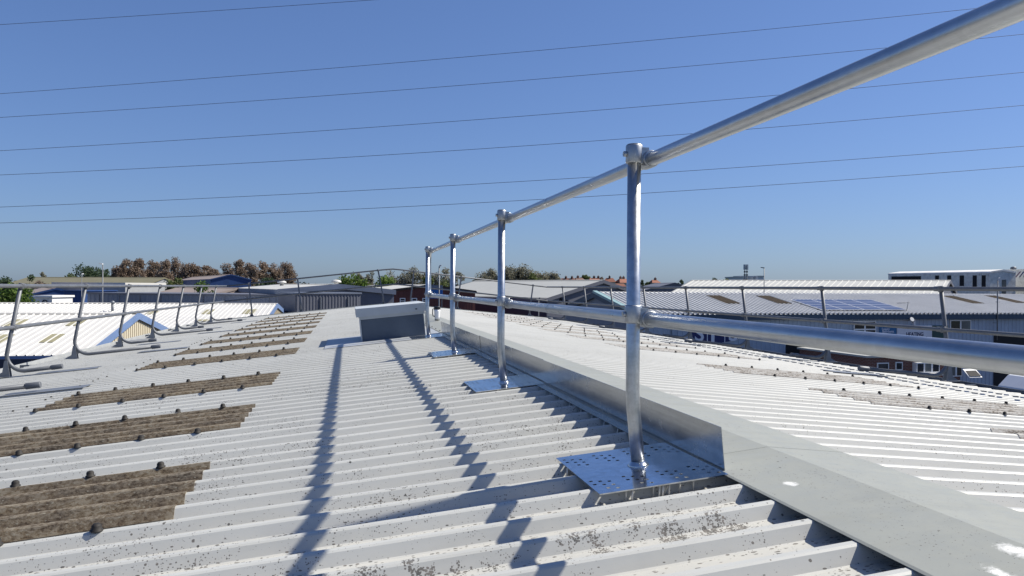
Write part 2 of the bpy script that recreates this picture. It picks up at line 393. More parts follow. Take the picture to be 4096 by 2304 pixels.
PROF = [(-.044, -.040, 1), (-.037, -.037, .7), (-.0165, -.0045, .1), (-.0095, 0, 0), (.0095, 0, 0), (.0165, -.0045, .1), (.037, -.037, .7), (.044, -.040, 1)]
def sheet(name, mat, xs, zf, ya, yb, off=0., thick=0., jit=0.):
    pr = []
    for c in crests:
        for dy, dz, tr in PROF: pr.append((c+dy, dz, tr))
    pr = [p for p in pr if ya < p[0] < yb]
    def h(yy):
        c = min(crests, key=lambda q: abs(q-yy)); d = yy-c
        for (a, za, ta), (b, zb, tb) in zip(PROF[:-1], PROF[1:]):
            if a <= d <= b: k = (d-a)/(b-a); return za+(zb-za)*k, ta+(tb-ta)*k
        return -.040, 1
    pr = [(ya, *h(ya))]+pr+[(yb, *h(yb))]
    n = len(pr); vv = []; tr = []
    for x in xs:
        for yy, dz, t in pr: vv.append((x, yy, zf(x)+dz+off)); tr.append(t)
    ff = [(i*n+k, (i+1)*n+k, (i+1)*n+k+1, i*n+k+1) for i in range(len(xs)-1) for k in range(n-1)]
    if thick:
        b = len(vv); vv += [(x, yy, z-thick) for x, yy, z in vv]; tr += tr; m1 = len(xs)-1
        ff += [(i*n, b+i*n, b+(i+1)*n, (i+1)*n) for i in range(m1)]
        ff += [(k, k+1, b+k+1, b+k) for k in range(n-1)]+[(m1*n+k, b+m1*n+k, b+m1*n+k+1, m1*n+k+1) for k in range(n-1)]
    o = MB().add(vv, ff).build(name, mat, bld)
    at = o.data.attributes.new('trough', 'FLOAT', 'POINT'); at.data.foreach_set('value', tr)
    return o
sheet('roof_sheet', 'roofL', [EXL, -2.9, -1.4, 0, 1.44], zl, Y0, Y1)
sheet('roof_sheet', 'roofR', [1.58, 3, 4.4, 5.8, EXR], zr, Y0, Y1)
for a, b in list(zip(ROWS[0::2], ROWS[1::2])):
    sheet('rooflight', 'lich', [-2.36, -1.5, -.6], zl, a+.012, b-.012, .0045, .004)
    sheet('rooflight', 'lichglare', [3.53, 4.5, 5.45], zr, a+.012, b-.012, .0045, .004)
bm_ = MB().lathe([(.021, 0), (.021, .003), (.0160, .005), (.0155, .017), (.011, .023), (.004, .025)], n=10).mesh('bolt_cap', 'bolt')
bm2_ = MB().lathe([(.017, 0), (.017, .003), (.0125, .005), (.0120, .014), (.008, .019), (.003, .020)], n=10).mesh('bolt_cap', 'bolt')
for yy in ROWS:
    for k in range(6):
        j = rnd.uniform(-.012, .012)
        x = -.803-.3*k+j; place('bolt_cap', bm_, bld, (x, yy+rnd.uniform(-.006, .006), zl(x)+.003), (rnd.uniform(-.1, .1), rnd.uniform(-.1, .1), rnd.uniform(0, 3)))
        x = 3.855+.3*k+j; place('bolt_cap', bm2_, bld, (x, yy+rnd.uniform(-.006, .006), zr(x)+.003), (rnd.uniform(-.1, .1), rnd.uniform(-.1, .1), rnd.uniform(0, 3)))
# small dark bars in two rows near the right eave
cm = MB().box((-.032, -.012, 0), (.032, .012, .006)).mesh('dark_bar', 'gutd')
for c in crests:
    if 6.2 < c < 16:
        for x in (5.98, 6.45): place('dark_bar', cm, bld, (x+rnd.uniform(-.01, .01), c-.004, zr(x)+.0005), (0, math.atan(TR), 0))
# small fixings along the lower left lap
fm = MB().lathe([(.009, 0), (.009, .006), (.004, .010)], n=8).mesh('roof_screw', 'bolt')
for c in crests:
    if 4 < c < 16 and rnd.random() < .5: x = -2.52+rnd.uniform(-.02, .02); place('roof_screw', fm, bld, (x, c, zl(x)+.001), (0, 0, 0))
# ridge cap in lengths
segs = [(Y0, 2.62), (2.60, 5.62), (5.60, 8.62), (8.60, 11.62), (11.6, 14.62), (14.6, 17.62), (17.6, 20.62), (20.6, 23.62), (23.6, Y1+.05)]
for i, (a, b) in enumerate(segs):
    o = .0006*(i % 2); t = .0005
    pf = [(1.218, zl(1.218)+.003+o), (1.226, zl(1.226)+.006+o), (1.45, zl(1.45)+.008+o), (RX, RZ+.009+o), (1.57, zr(1.57)+.008+o), (1.818, zr(1.818)+.006+o), (1.828, zr(1.828)-.006+o)]
    MB().prism([(x, a, z) for x, z in pf]+[(x, a, z-t) for x, z in pf[::-1]], (0, b-a, 0)).build('ridge_cap', 'cap', bld)
# cap screws beyond the flashing
for k in range(16):
    yy = 10.7+k*.5; place('roof_screw', fm, bld, (1.245, yy, zl(1.245)+.008))
# gutters, walls
for sgn, xe, zf in ((-1, EXL, zl), (1, EXR, zr)):
    ze = zf(xe)
    xi, xo = xe-sgn*.03, xe+sgn*.20
    mat = 'gut' if sgn < 0 else 'gutd'  # right gutter darker: shade of its inner face put into the colour
    MB().prism([(xi, Y0, ze-.14), (xo, Y0, ze-.14), (xo, Y0, ze+.005), (xo-sgn*.012, Y0, ze+.005), (xo-sgn*.012, Y0, ze-.128), (xi, Y0, ze-.128)], (0, Y1-Y0, 0)).build('gutter', mat, bld)
    for k in range(14):
        yy = -4.26+k*2.43
        MB().box((min(xi, xo-sgn*.010), yy-.012, ze-.127), (max(xi, xo-sgn*.010), yy+.012, ze-.008)).build('gutter_joint', 'gutd', bld)
    MB().prism([(xi-sgn*.02, Y0, GZ), (xi-sgn*.02, Y1-.15, GZ), (xi-sgn*.02, Y1-.15, ze-.16), (xi-sgn*.02, Y0, ze-.16)], (-sgn*.1, 0, 0)).build('side_wall', 'wallg', bld)
for yy in (Y0+.05, Y1-.2):
    MB().prism([(EXL+.1, yy, GZ), (EXR-.1, yy, GZ), (EXR-.1, yy, zr(EXR)-.16), (RX, yy, RZ-.16), (EXL+.1, yy, zl(EXL)-.16)], (0, .1, 0)).build('gable_wall', 'wallg', bld)
# verge trim at the far gable
for xa, xb, zf in ((EXL, RX, zl), (RX, EXR, zr)):
    MB().prism([(xa, Y1, zf(xa)+.012), (xb, Y1, zf(xb)+.012), (xb, Y1, zf(xb)-.16), (xa, Y1, zf(xa)-.16)], (0, .06, 0)).build('verge_trim', 'cap', bld)
# flat soaker sheet round the hatch
def soaker(x0, x1, y0_, y1_, o):
    MB().prism([(x0, y0_, zl(x0)+o), (x1, y0_, zl(x1)+o), (x1, y1_, zl(x1)+o), (x0, y1_, zl(x0)+o)], (0, 0, .003)).build('soaker_sheet', 'soak', bld)
soaker(-.27, 1.21, 9.66, 10.25, .003); soaker(-.27, .20, 10.24, 11.5, .0005); soaker(1.02, 1.21, 10.24, 11.5, .0005)

# ------------------------------------------------------------------ roof hatch
ht = thing('roof_hatch', 'slate-sided box roof hatch with pale grey overhanging lid near the ridge', 'hatch', (.60, 10.75, zl(.60)))
ht.rotation_euler = (0, -math.atan(TL), 0)
m = MB(); m.box((-.405, -.53, -.06), (.405, .53, .285)); m.build('curb', 'hatchs', ht)
MB().box((-.425, -.55, -.04), (-.407, -.515, .284)).build('corner_trim', 'hatchl', ht)
MB().box((-.422, -.545, .286), (.422, .545, .322)).build('lid_collar', 'hatchl', ht)
m = MB(); m.prism([(-.458, -.575, .323), (.448, -.575, .323), (.448, -.575, .428), (-.458, -.575, .432)], (0, 1.15, 0)); m.build('lid', 'hatchl', ht)
MB().box((.30, -.583, .352), (.325, -.576, .364)).build('latch', 'bolt', ht)

# ------------------------------------------------------------------ travel mug on the ridge
mg = thing('travel_mug', 'white travel mug with black lid and handle standing on the ridge cap', 'mug', (1.50, 13.3, RZ+.012))
MB().lathe([(.032, 0), (.034, .012)], n=20).build('foot_ring', 'cupb', mg)
MB().lathe([(.033, .0125), (.036, .05), (.041, .12), (.043, .148)], n=20).build('cup_body', 'cupw', mg)
MB().lathe([(.0445, .1485), (.046, .158), (.044, .185), (.042, .192)], n=20).build('lid', 'cupb', mg)
MB().tube([(-.04, 0, .16), (-.065, 0, .155), (-.068, 0, .10), (-.060, 0, .06), (-.036, 0, .055)], .007, 8).build('handle', 'cupb', mg)
mg.rotation_euler = (0, 0, .3); mg.scale = (1.25, 1.25, 1.25)

# ------------------------------------------------------------------ galvanised flashing upstand beside the ridge
fl = thing('flashing_upstand', 'bright galvanised sheet-steel upstand strip standing along the ridge cap', 'flashing')
nrm = Vector((-TL, 0, 1)).normalized()
for i, (a, b) in enumerate([(2.40, 4.86), (4.83, 7.30), (7.27, 10.38)]):
    o = .003+.0025*(i % 2); fx, lx = 1.236+.0025*(i % 2), 1.172
    def P(x, k=0): return Vector((x, a, zl(x)+o))+nrm*k
    tp = P(fx, .150)
    MB().prism([P(lx), P(fx), tp, tp+Vector((.002, 0, 0)), P(fx+.002, -.002), P(lx, -.002)], (0, b-a, 0)).build('flashing_length', 'flash', fl)
sm = MB().tube([(0, 0, 0), (-.012, -.002, -.052)], .0032, 6).mesh('fixing_screw', 'screw')
for c in crests:
    if 2.95 < c+.1 < 9.6: place('fixing_screw', sm, fl, (1.176, c+.095, zl(1.176)+.001))

# ------------------------------------------------------------------ ridge guardrail
PX, PB, ZT = .9925, 1.016, .475
rail = thing('ridge_guardrail', 'shiny new galvanised tube guardrail with two rails beside the ridge', 'guardrail', (1.016, 2.62, zl(1.016)))
RO = Vector((1.016, 2.62, zl(1.016)))
posts_y = [2.62+2.4326*k for k in range(-3, 4)]
RT = .0242
RXX = PX+.053; ZR1, ZR2 = .455, -.110
inv = -RO
# perforated base plate: cells on a lattice, some left open
holes = []
for gx in (-.203, -.087, .035, .150):
    for gy in (-.215, .115):
        for c in range(3):
            for r in range(3):
                if c == 0 and r == 0: continue
                holes.append((gx+.028*c, gy+.043*r-.014*c+.015))
hs = .0058
xs = sorted({-.222, .222} | {round(h[0]+s*hs, 5) for h in holes for s in (-1, 1)})
ys = sorted({-.265, .265} | {round(h[1]+s*hs*1.2, 5) for h in holes for s in (-1, 1)})
op = set()
for hx, hy in holes: op.add((xs.index(round(hx-hs, 5)), ys.index(round(hy-hs*1.2, 5)), ys.index(round(hy+hs*1.2, 5))))
opencells = {(i, j) for i, j0, j1 in op for j in range(j0, j1)}
def plate_mesh():
    idx = {}; vv = []; ff = []; th = .004
    def vert(i, j, k):
        q = (i, j, k)
        if q not in idx: idx[q] = len(vv); vv.append((xs[i], ys[j], th*k))
        return idx[q]
    nx, ny = len(xs)-1, len(ys)-1
    solid = lambda i, j: 0 <= i < nx and 0 <= j < ny and (i, j) not in opencells
    for i in range(nx):
        for j in range(ny):
            if not solid(i, j): continue
            ff.append((vert(i,j,1), vert(i+1,j,1), vert(i+1,j+1,1), vert(i,j+1,1)))
            ff.append((vert(i,j,0), vert(i,j+1,0), vert(i+1,j+1,0), vert(i+1,j,0)))
            if not solid(i-1, j): ff.append((vert(i,j,0), vert(i,j,1), vert(i,j+1,1), vert(i,j+1,0)))
            if not solid(i+1, j): ff.append((vert(i+1,j,0), vert(i+1,j+1,0), vert(i+1,j+1,1), vert(i+1,j,1)))
            if not solid(i, j-1): ff.append((vert(i,j,0), vert(i+1,j,0), vert(i+1,j,1), vert(i,j,1)))
            if not solid(i, j+1): ff.append((vert(i,j+1,0), vert(i,j+1,1), vert(i+1,j+1,1), vert(i+1,j+1,0)))
    return MB().add(vv, ff).mesh('base_plate', 'plate')
pm = plate_mesh()
wm = MB().lathe([(.040, .0035), (.033, .009), (.0262, .020)], n=24).mesh('weld_bead', 'plate')
scm = MB().tube([(0, 0, 0), (-.008, -.004, -.045)], .0035, 6).mesh('fixing_screw', 'screw')
# post, shared: base at origin of the plate, cranked to the vertical
H0 = ZT-zl(PB)
base = Vector((0, 0, .004)); knee = Vector((PX-PB, 0, .245)); path = [base, base+nrm*.15, base+nrm*.20+Vector((0, 0, 0))]
path += [Vector((PX-PB+.0025, 0, .232)), Vector((PX-PB, 0, .27)), Vector((PX-PB, 0, .32)), Vector((PX-PB, 0, H0+.028))]
pom = MB().tube(path, RT, 24).mesh('post', 'galv')
# clamp: sleeve on the post, web, sleeve on the rail, two grub screws
def clamp_mesh(topcap):
    m = MB()
    m.tube([(0, 0, -.032), (0, 0, -.028), (0, 0, .028), (0, 0, .032)], [.0285, .0305, .0305, .0285], 20)
    if topcap: m.lathe([(.0285, .0325), (.024, .036), (.010, .038)], n=20)
    m.tube([(.053, -.034, -.018), (.053, -.030, -.018), (.053, .030, -.018), (.053, .034, -.018)], [.0285, .0310, .0310, .0285], 20)
    m.box((.006, -.024, -.034), (.046, .024, .022))
    m.tube([(-.026, 0, 0), (-.040, 0, 0)], .010, 10); m.tube([(-.0402, 0, 0), (-.0408, 0, 0)], .0055, 6)
    m.tube([(.053, .018, .010), (.053, .018, .020)], .009, 10)
    return m.mesh('rail_clamp', 'cast')
ct, cmid = clamp_mesh(True), clamp_mesh(False)
for yy in posts_y:
    L = Vector((PB, yy, zl(PB)))-RO
    p = place('base_plate', pm, rail, L+Vector((-.010, 0, .002)), (0, -math.atan(TL), 0))
    place('weld_bead', wm, p, (.010, 0, 0))
    for k in range(14):
        a = rnd.uniform(-.2, .2); s = place('fixing_screw', scm, p, ((-.21, rnd.uniform(-.25, .25), 0) if k < 5 else (a, -.255+rnd.uniform(0, .03), 0)))
    place('post', pom, rail, L)
    place('rail_clamp', ct, rail, (PX-RO.x, yy-RO.y, ZT-RO.z)); place('rail_clamp', cmid, rail, (PX-RO.x, yy-RO.y, ZR2+.018-RO.z))
ya, yb, rr = -5.6, posts_y[-1]+.19, .09
X = RXX
loop = [Vector((X, yb, ZR1))+inv]+[q+inv for q in arc((X, yb, ZR1-rr), (0, 0, rr), (0, rr, 0))][1:]
loop += [q+inv for q in arc((X, yb, ZR2+rr), (0, rr, 0), (0, 0, -rr))]
MB().tube([Vector((X, ya, ZR1))+inv, Vector((X, yb, ZR1))+inv], RT, 28).build('top_rail', 'galv', rail)
MB().tube([Vector((X, ya, ZR2))+inv, Vector((X, yb, ZR2))+inv], RT, 28).build('mid_rail', 'galv', rail)
MB().tube(loop, RT*1.002, 20).build('end_loop', 'galv', rail)
for yy, zz in ((4.02, ZR1), (3.98, ZR2), (7.30, ZR1), (7.72, ZR2), (yb-.03, ZR1), (yb-.03, ZR2)):
    MB().tube([Vector((X, yy, zz))+inv, Vector((X, yy+.004, zz))+inv], RT*1.004, 24).build('rail_joint', 'dark', rail)
    MB().tube([Vector((X, yy-.022, zz))+inv, Vector((X, yy-.0005, zz))+inv], RT*1.02, 24).build('joint_collar', 'galv', rail)

# ------------------------------------------------------------------ weathered edge guardrails
ro = .0245
def sleeve(m, c, d, r=.034, l=.05):
    c, d = Vector(c), Vector(d).normalized(); m.tube([c-d*l, c-d*(l-.004), c+d*(l-.004), c+d*l], [r*.93, r, r, r*.93], 12)
def edge_run(name, label, sgn, xt, zt, xm, zm, zf, ys_, long_first, ylo, yhi):
    t = thing(name, label, 'guardrail', (xt, ys_[0], zf(xt)))
    O = Vector(t.location)
    xb = xm+sgn*.075
    for k, yy in enumerate(ys_):
        lng = (k % 2 == 0) == long_first
        zb = zf(xb)+.075
        top = Vector((xt, yy, zt+.03)); r = .20
        kx = xb-sgn*(1.22 if lng else .62)
        sl = (zf(xb-sgn)-zf(xb))
        bend = arc((xb-sgn*r, yy, zb+r), (sgn*r, 0, 0), (0, 0, -r), 8)
        end = Vector((kx, yy, zb+sl*(abs(kx-xb)-r*.5)))
        MB().tube([q-O for q in [top]+bend+[end]], ro, 14).build('post', 'old', t)
        if True:
            d = (end-bend[-1]).normalized(); m = MB(); sleeve(m, end-d*.06-O, d, .030, .065); m.build('end_socket', 'old', t)
        # flared foot bracket
        m = MB(); zz = zf(xb)+.004
        q = [(xb+sgn*.13, zz), (xb+sgn*.10, zz+.022), (xb+sgn*.035, zz+.06), (xb+sgn*.015, zz+.20), (xb-sgn*.02, zz+.20), (xb-sgn*.05, zz)]
        m.prism([Vector((a, yy-.035, b))-O for a, b in q], (0, .006, 0)); m.prism([Vector((a, yy+.03, b))-O for a, b in q], (0, .006, 0))
        m.box(Vector((min(xb+sgn*.13, xb-sgn*.05), yy-.06, zz))-O, Vector((max(xb+sgn*.13, xb-sgn*.05), yy+.06, zz+.005))-O)
        m.build('foot_bracket', 'oldp', t)
        x0, x1 = kx-sgn*.42, kx+sgn*.30
        MB().prism([Vector((x0, yy-.14, zf(x0)+.002))-O, Vector((x1, yy-.14, zf(x1)+.002))-O, Vector((x1, yy+.14, zf(x1)+.002))-O, Vector((x0, yy+.14, zf(x0)+.002))-O], (0, 0, .004)).build('anchor_plate', 'oldp', t)
        for z_, xx in ((zt, xt), (zm, xm)):
            m = MB(); sleeve(m, Vector((xx, yy, z_))-O, top-bend[0], .033, .034); sleeve(m, Vector((xx, yy+.05, z_))-O, (0, 1, 0), .031, .05); m.build('rail_fitting', 'old', t)
    MB().tube([Vector((xt, ylo, zt))-O, Vector((xt, yhi, zt))-O], ro, 14).build('top_rail', 'old', t)
    MB().tube([Vector((xm, ylo, zm))-O, Vector((xm, yhi, zm))-O], ro, 14).build('mid_rail', 'old', t)
    return t
LY = [10.62+2.43*k for k in range(-6, 7)]
edge_run('eave_guardrail', 'weathered grey guardrail along the left eave with bent counterweight legs', -1, -3.922, -.027, -4.003, -.535, zl, LY, False, -5.6, 27.2)
RY = [8.18+2.43*k for k in range(-4, 8)]
edge_run('eave_guardrail', 'weathered grey guardrail along the right eave on flared feet', 1, 7.035, .02, 7.075, -.475, zr, RY, True, -5.6, 27.2)
gt = thing('gable_guardrail', 'weathered grey guardrail rising to a peak across the far gable end', 'guardrail', (1.51, 27.25, RZ)); O = Vector(gt.location)
gtop = [(-3.922, -.027), (1.52, .61), (7.035, .02)]; gmid = [(-4.0, -.535), (1.6, .085), (7.06, -.475)]
def gz(prof, x):
    for (a, za), (b, zb) in zip(prof[:-1], prof[1:]):
        if a <= x <= b: return za+(zb-za)*(x-a)/(b-a)
for prof, nm in ((gtop, 'top_rail'), (gmid, 'mid_rail')):
    pts = [Vector((x, 27.25, z)) for x, z in prof]
    pk = [pts[0], pts[1].lerp(pts[0], .06), pts[1]-Vector((0, 0, .008)), pts[1].lerp(pts[2], .06), pts[2]]
    MB().tube([q-O for q in pk], ro, 12).build(nm, 'old', gt)
for xt_, xb_ in ((-3.23, -3.12), (-1.66, -1.53), (1.02, 1.21), (2.26, 2.15), (3.92, 3.79), (6.52, 6.40)):
    zb = (zl if xb_ < RX else zr)(xb_)
    MB().tube([Vector((xb_, 27.25, zb+.02))-O, Vector((xb_, 27.25, zb+.22))-O, Vector((xt_, 27.25, gz(gtop, xt_)+.03))-O], ro, 12).build('post', 'old', gt)
    m = MB(); sleeve(m, Vector((xt_, 27.25, gz(gtop, xt_)))-O, (0, 0, 1), .033, .035); m.build('rail_fitting', 'old', gt); m = MB(); sleeve(m, Vector((xt_+(xb_-xt_)*.5, 27.25, gz(gmid, xt_+(xb_-xt_)*.5)))-O, (0, 0, 1), .033, .035); m.build('rail_fitting', 'old', gt)
    m = MB().box(Vector((xb_-.13, 27.17, zb+.014))-O, Vector((xb_+.13, 27.33, zb+.022))-O); m.prism([Vector((xb_-.07, 27.24, zb+.02))-O, Vector((xb_+.07, 27.24, zb+.02))-O, Vector((xb_+.02, 27.24, zb+.13))-O, Vector((xb_-.02, 27.24, zb+.13))-O], (0, .02, 0)); m.build('foot_bracket', 'oldp', gt)

# ------------------------------------------------------------------ surrounding buildings
def gable(name, label, O, rz, L, hw, ze, zr_, wall='slate', roof='whited', fas='slate', rp=0, wp=0, oh=.15, rd=.035, rw=(.3, .14), cat='building', gablemat=None, fd=.25, rph=.5):
    """O = near eave corner (x, y); local x along the ridge, local y across; z absolute"""
    t = thing(name, label, cat, (O[0], O[1], GZ), rz)
    e, r = ze-GZ, zr_-GZ; W = 2*hw
    gm = gablemat or wall
    sl = math.hypot(hw+oh, (r-e)*(hw+oh)/hw); dz = (r-e)*oh/hw
    for a, b, A in ((Vector((0, 0, 0)), Vector((1, 0, 0)), L), (Vector((L, W, 0)), Vector((-1, 0, 0)), L)):
        if wp: ribbed(a, b, (0, 0, 1), A, e, wp, .45, .3, .03).build('wall', wall, t)
        else: MB().prism([a, a+b*A, a+b*A+Vector((0, 0, e)), a+Vector((0, 0, e))], b.cross(Vector((0, 0, -1)))*-.12).build('wall', wall, t)
    for x, s in ((0, 1), (L, -1)):
        MB().prism([(x, 0.002, 0), (x, W-.002, 0), (x, W-.002, e), (x, hw, r-.02), (x, .002, e)], (s*.1, 0, 0)).build('gable_wall', gm, t)
        if wp:
            n = int(W/wp)
            for k in range(n):
                yy = (k+.5)*W/n; top = e+(r-e)*(1-abs(yy-hw)/hw)-.1
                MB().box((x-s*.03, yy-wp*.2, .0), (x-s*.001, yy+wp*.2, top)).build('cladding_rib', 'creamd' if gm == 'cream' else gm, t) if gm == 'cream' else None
        xs_ = x-s*oh
        for y0_, y1_, zz0 in ((-oh, hw, e-dz), (W+oh, hw, e-dz)):
            MB().prism([(xs_, y0_, zz0-fd), (xs_, y1_, r-fd), (xs_, y1_, r+.05), (xs_, y0_, zz0+.05)], (s*.05, 0, 0)).build('verge', fas, t)
    up1 = Vector((0, hw+oh, r-e+dz)); up2 = Vector((0, -hw-oh, r-e+dz))
    for p, a, up in ((Vector((-oh, -oh, e-dz)), Vector((1, 0, 0)), up1), (Vector((L+oh, W+oh, e-dz)), Vector((-1, 0, 0)), up2)):
        if rp: ribbed(p, a, up, L+2*oh, sl, rp, rw[0], rw[1], rd, phase=rph).build('roof_slope', roof, t)
        else: MB().add([p, p+a*(L+2*oh), p+a*(L+2*oh)+up, p+up], [(0, 1, 2, 3)]).build('roof_slope', roof, t)
    for y0_ in (-oh-.06, W+oh):
        MB().box((-oh, y0_, e-dz-fd), (L+oh, y0_+.06, e-dz-.01)).build('eave_fascia', fas, t)
    MB().prism([(-oh, hw-.3, r-.3*(r-e)/hw+.045), (-oh, hw, r+.06), (-oh, hw+.3, r-.3*(r-e)/hw+.045), (-oh, hw, r+.03)], (L+2*oh, 0, 0)).build('ridge_cap', roof, t)
    return t
def loc(t, p):
    """world point to the local frame of a thing"""
    d = Vector(p)-t.location; a = t.rotation_euler.z; return Vector((d.x*math.cos(a)+d.y*math.sin(a), -d.x*math.sin(a)+d.y*math.cos(a), d.z))

# --- right: blue-grey unit with ribbed roof, solar panels and signs
A1 = math.atan2(1.2, 27.)
b1 = gable('trade_unit', 'blue-grey clad trade unit with ribbed pale roof, solar panels and shop signs', (16.0, 41.6), A1, 44, 6.5, -1.45, -.30, 'b1wall', 'b1roof', 'b1fas', .31, .30, .2, .085, (.55, .22), gablemat='navyg', fd=.32)
MB().prism([(-.27, -.25, 5.05-.05), (-.27, 6.5, 6.20-.02), (-.27, 6.5, 6.33), (-.27, -.25, 5.16)], (.30, 0, 0)).build('teal_verge', 'teal', b1)
ca, sa = math.cos(A1), math.sin(A1)
dirx = Vector((ca, sa, 0)); diry = Vector((-sa, ca, 0))
sn = dirx.cross((diry*6.5+Vector((0, 0, 1.15))).normalized()); sp = Vector((16, 41.6, -1.45))
def b1roof(u, v): return loc(b1, hit(u, v, sp, sn))
wn = -diry
def b1wall(u, v): return loc(b1, hit(u, v, sp, wn))
upl = Vector((0, 6.5, 1.15)).normalized(); nl = Vector((1, 0, 0)).cross(upl)
def slab(name, mat, parent, a, w_, h_, lift, th):
    a = Vector(a); return MB().prism([a+nl*lift, a+Vector((w_, 0, 0))+nl*lift, a+Vector((w_, 0, 0))+upl*h_+nl*lift, a+upl*h_+nl*lift], nl*th).build(name, mat, parent)
def onroof(x, y): return Vector((x, y, 5.05+y*1.15/6.5))
for q in (((2836, 1187), (2930, 1219)), ((3042, 1188), (3136, 1219)), ((3781, 1188), (3910, 1218)), ((3956, 1187), (4082, 1216))):
    top, bot = b1roof(*q[0]), b1roof(*q[1])
    for k in range(5):
        a = onroof(bot.x-.42+.2*k, bot.y); slab('rooflight', 'rld', b1, a, .17, (top.y-bot.y)*1.015, .09, .01)
tl_, bl_, br_ = b1roof(3200, 1207), b1roof(3286, 1248), b1roof(3630, 1249.5)
pw, ph = (br_.x-bl_.x)/4, (tl_.y-bl_.y)/4*1.015
sol = thing('solar_array', 'block of sixteen blue solar panels on the trade unit roof', 'solar panels', b1.matrix_world @ Vector((0, 0, 0)) if False else (16.0, 41.6, GZ), A1)
for i in range(4):
    for j in range(4):
        a = onroof(bl_.x+pw*i, bl_.y+(tl_.y-bl_.y)/4*j)
        p = slab('solar_panel', 'alu', sol, a, pw-.02, ph-.02, .12, .035)
        slab('cell_face', 'solar', p, a+Vector((.035, 0, 0))+upl*.035, pw-.09, ph-.09, .156, .003)
for j in range(2): slab('mounting_rail', 'pole', sol, onroof(bl_.x-.05, bl_.y+.35+j*1.7), pw*4+.1, .05, .05, .06)
# wall fittings
def onwall(name, mat, u0_, v0, u1_, v1, out, th, parent=b1):
    p, q = b1wall(u0_, v0), b1wall(u1_, v1)
    return MB().box((p.x, -out-th, q.z), (q.x, -out, p.z)).build(name, mat, parent), p, q
for i, (u0_, v0, u1_, v1) in enumerate(((3412, 1283, 3500, 1352), (3797, 1280, 3880, 1324))):
    fr, p, q = onwall('window', 'frame', u0_, v0, u1_, v1, .035, .05)
    wd = (q.x-p.x)/2
    for k in range(2):
        x0 = p.x+k*wd+.06
        if i == 0:
            MB().box((x0, -.094, (p.z+q.z)/2+.05), (x0+wd-.12, -.086, p.z-.07)).build('pane', 'glass', fr); MB().box((x0, -.094, q.z+.06), (x0+wd-.12, -.086, (p.z+q.z)/2-.04)).build('pane', 'glassb' if k == 0 else 'glass', fr)
        else: MB().box((x0, -.094, q.z+.06), (x0+wd-.12, -.086, p.z-.06)).build('pane', 'glass' if k == 0 else 'glassb', fr)
onwall('doorway', 'dark', 3142, 1378, 3292, 1600, .033, .01); onwall('doorway', 'dark', 3973, 1337, 4200, 1600, .033, .01)
onwall('downpipe', 'signw', 3650, 1262, 3657, 1300, .033, .08); onwall('downpipe', 'b1wall', 2686, 1262, 2694, 1440, .033, .08)
onwall('blue_band', 'signb', 3321, 1421, 3484, 1434, .033, .06)
def sign(name, label, u0_, v0, u1_, v1, mat, lines):
    p, q = b1wall(u0_, v0), b1wall(u1_, v1)
    c = Vector(((p.x+q.x)/2, -.034, (p.z+q.z)/2)); wld = Vector((16, 41.6, GZ))+dirx*c.x+diry*c.y+Vector((0, 0, c.z))
    t = thing(name, label, 'sign', wld, A1); hx, hz = (q.x-p.x)/2, (p.z-q.z)/2
    MB().box((-hx, -.05, -hz), (hx, 0, hz)).build('board', mat, t)
    for s, fx, fz, size, tm, sq in lines: text('lettering', s, size, tm, t, (fx*hx, -.056, fz*hz), (R(90), 0, 0), sq)
    return t
sign('shop_sign', 'white sign board reading HEATING on the trade unit wall', 3585, 1302, 3724, 1372, 'signw', [('HEATING', .0, .0, .33, 'textn', .92), ('BATHROOMS', .02, -.5, .33, 'textn', .92)])
sign('shop_sign', 'small blue sign board reading Luxury Bathrooms beside the white sign', 3515, 1308, 3582, 1340, 'signb', [('Luxury', -.3, .5, .22, 'textw', .9), ('Bathrooms', -.02, -.10, .22, 'textw', .85)])
sign('shop_sign', 'dark green sign board behind the guardrail post at the white sign', 3724, 1302, 3788, 1358, 'signg', [])
sps = thing('oval_sign', 'navy oval sign with pale letters SPS on the trade unit wall', 'sign', (0, 0, 0), A1)
c = b1wall(2863, 1335); sps.location = Vector((16, 41.6, GZ))+dirx*c.x+diry*-.036+Vector((0, 0, c.z))
hx = (b1wall(2970, 1335).x-b1wall(2756, 1335).x)/2; hz = (b1wall(2863, 1297).z-b1wall(2863, 1373).z)/2
ov = lambda s, o: [(hx*s*math.cos(2*math.pi*k/36), o, hz*s*math.sin(2*math.pi*k/36)) for k in range(36)]
MB().prism(ov(1, 0), (0, -.04, 0)).build('board', 'textw', sps); MB().prism(ov(.955, -.041), (0, -.012, 0)).build('oval_face', 'signn', sps)
for ch, fx, sz in (('S', -.64, 1.15), ('P', -.015, 1.35), ('S', .62, 1.15)): text('lettering', ch, hz*2*sz, 'textw', sps, (fx*hx, -.058, -.02), (R(90), 0, 0), 1.05)
for fx in (-.34, .31): MB().box((fx*hx-.025, -.06, -hz*.88), (fx*hx+.025, -.0535, hz*.88)).build('divider', 'textw', sps)
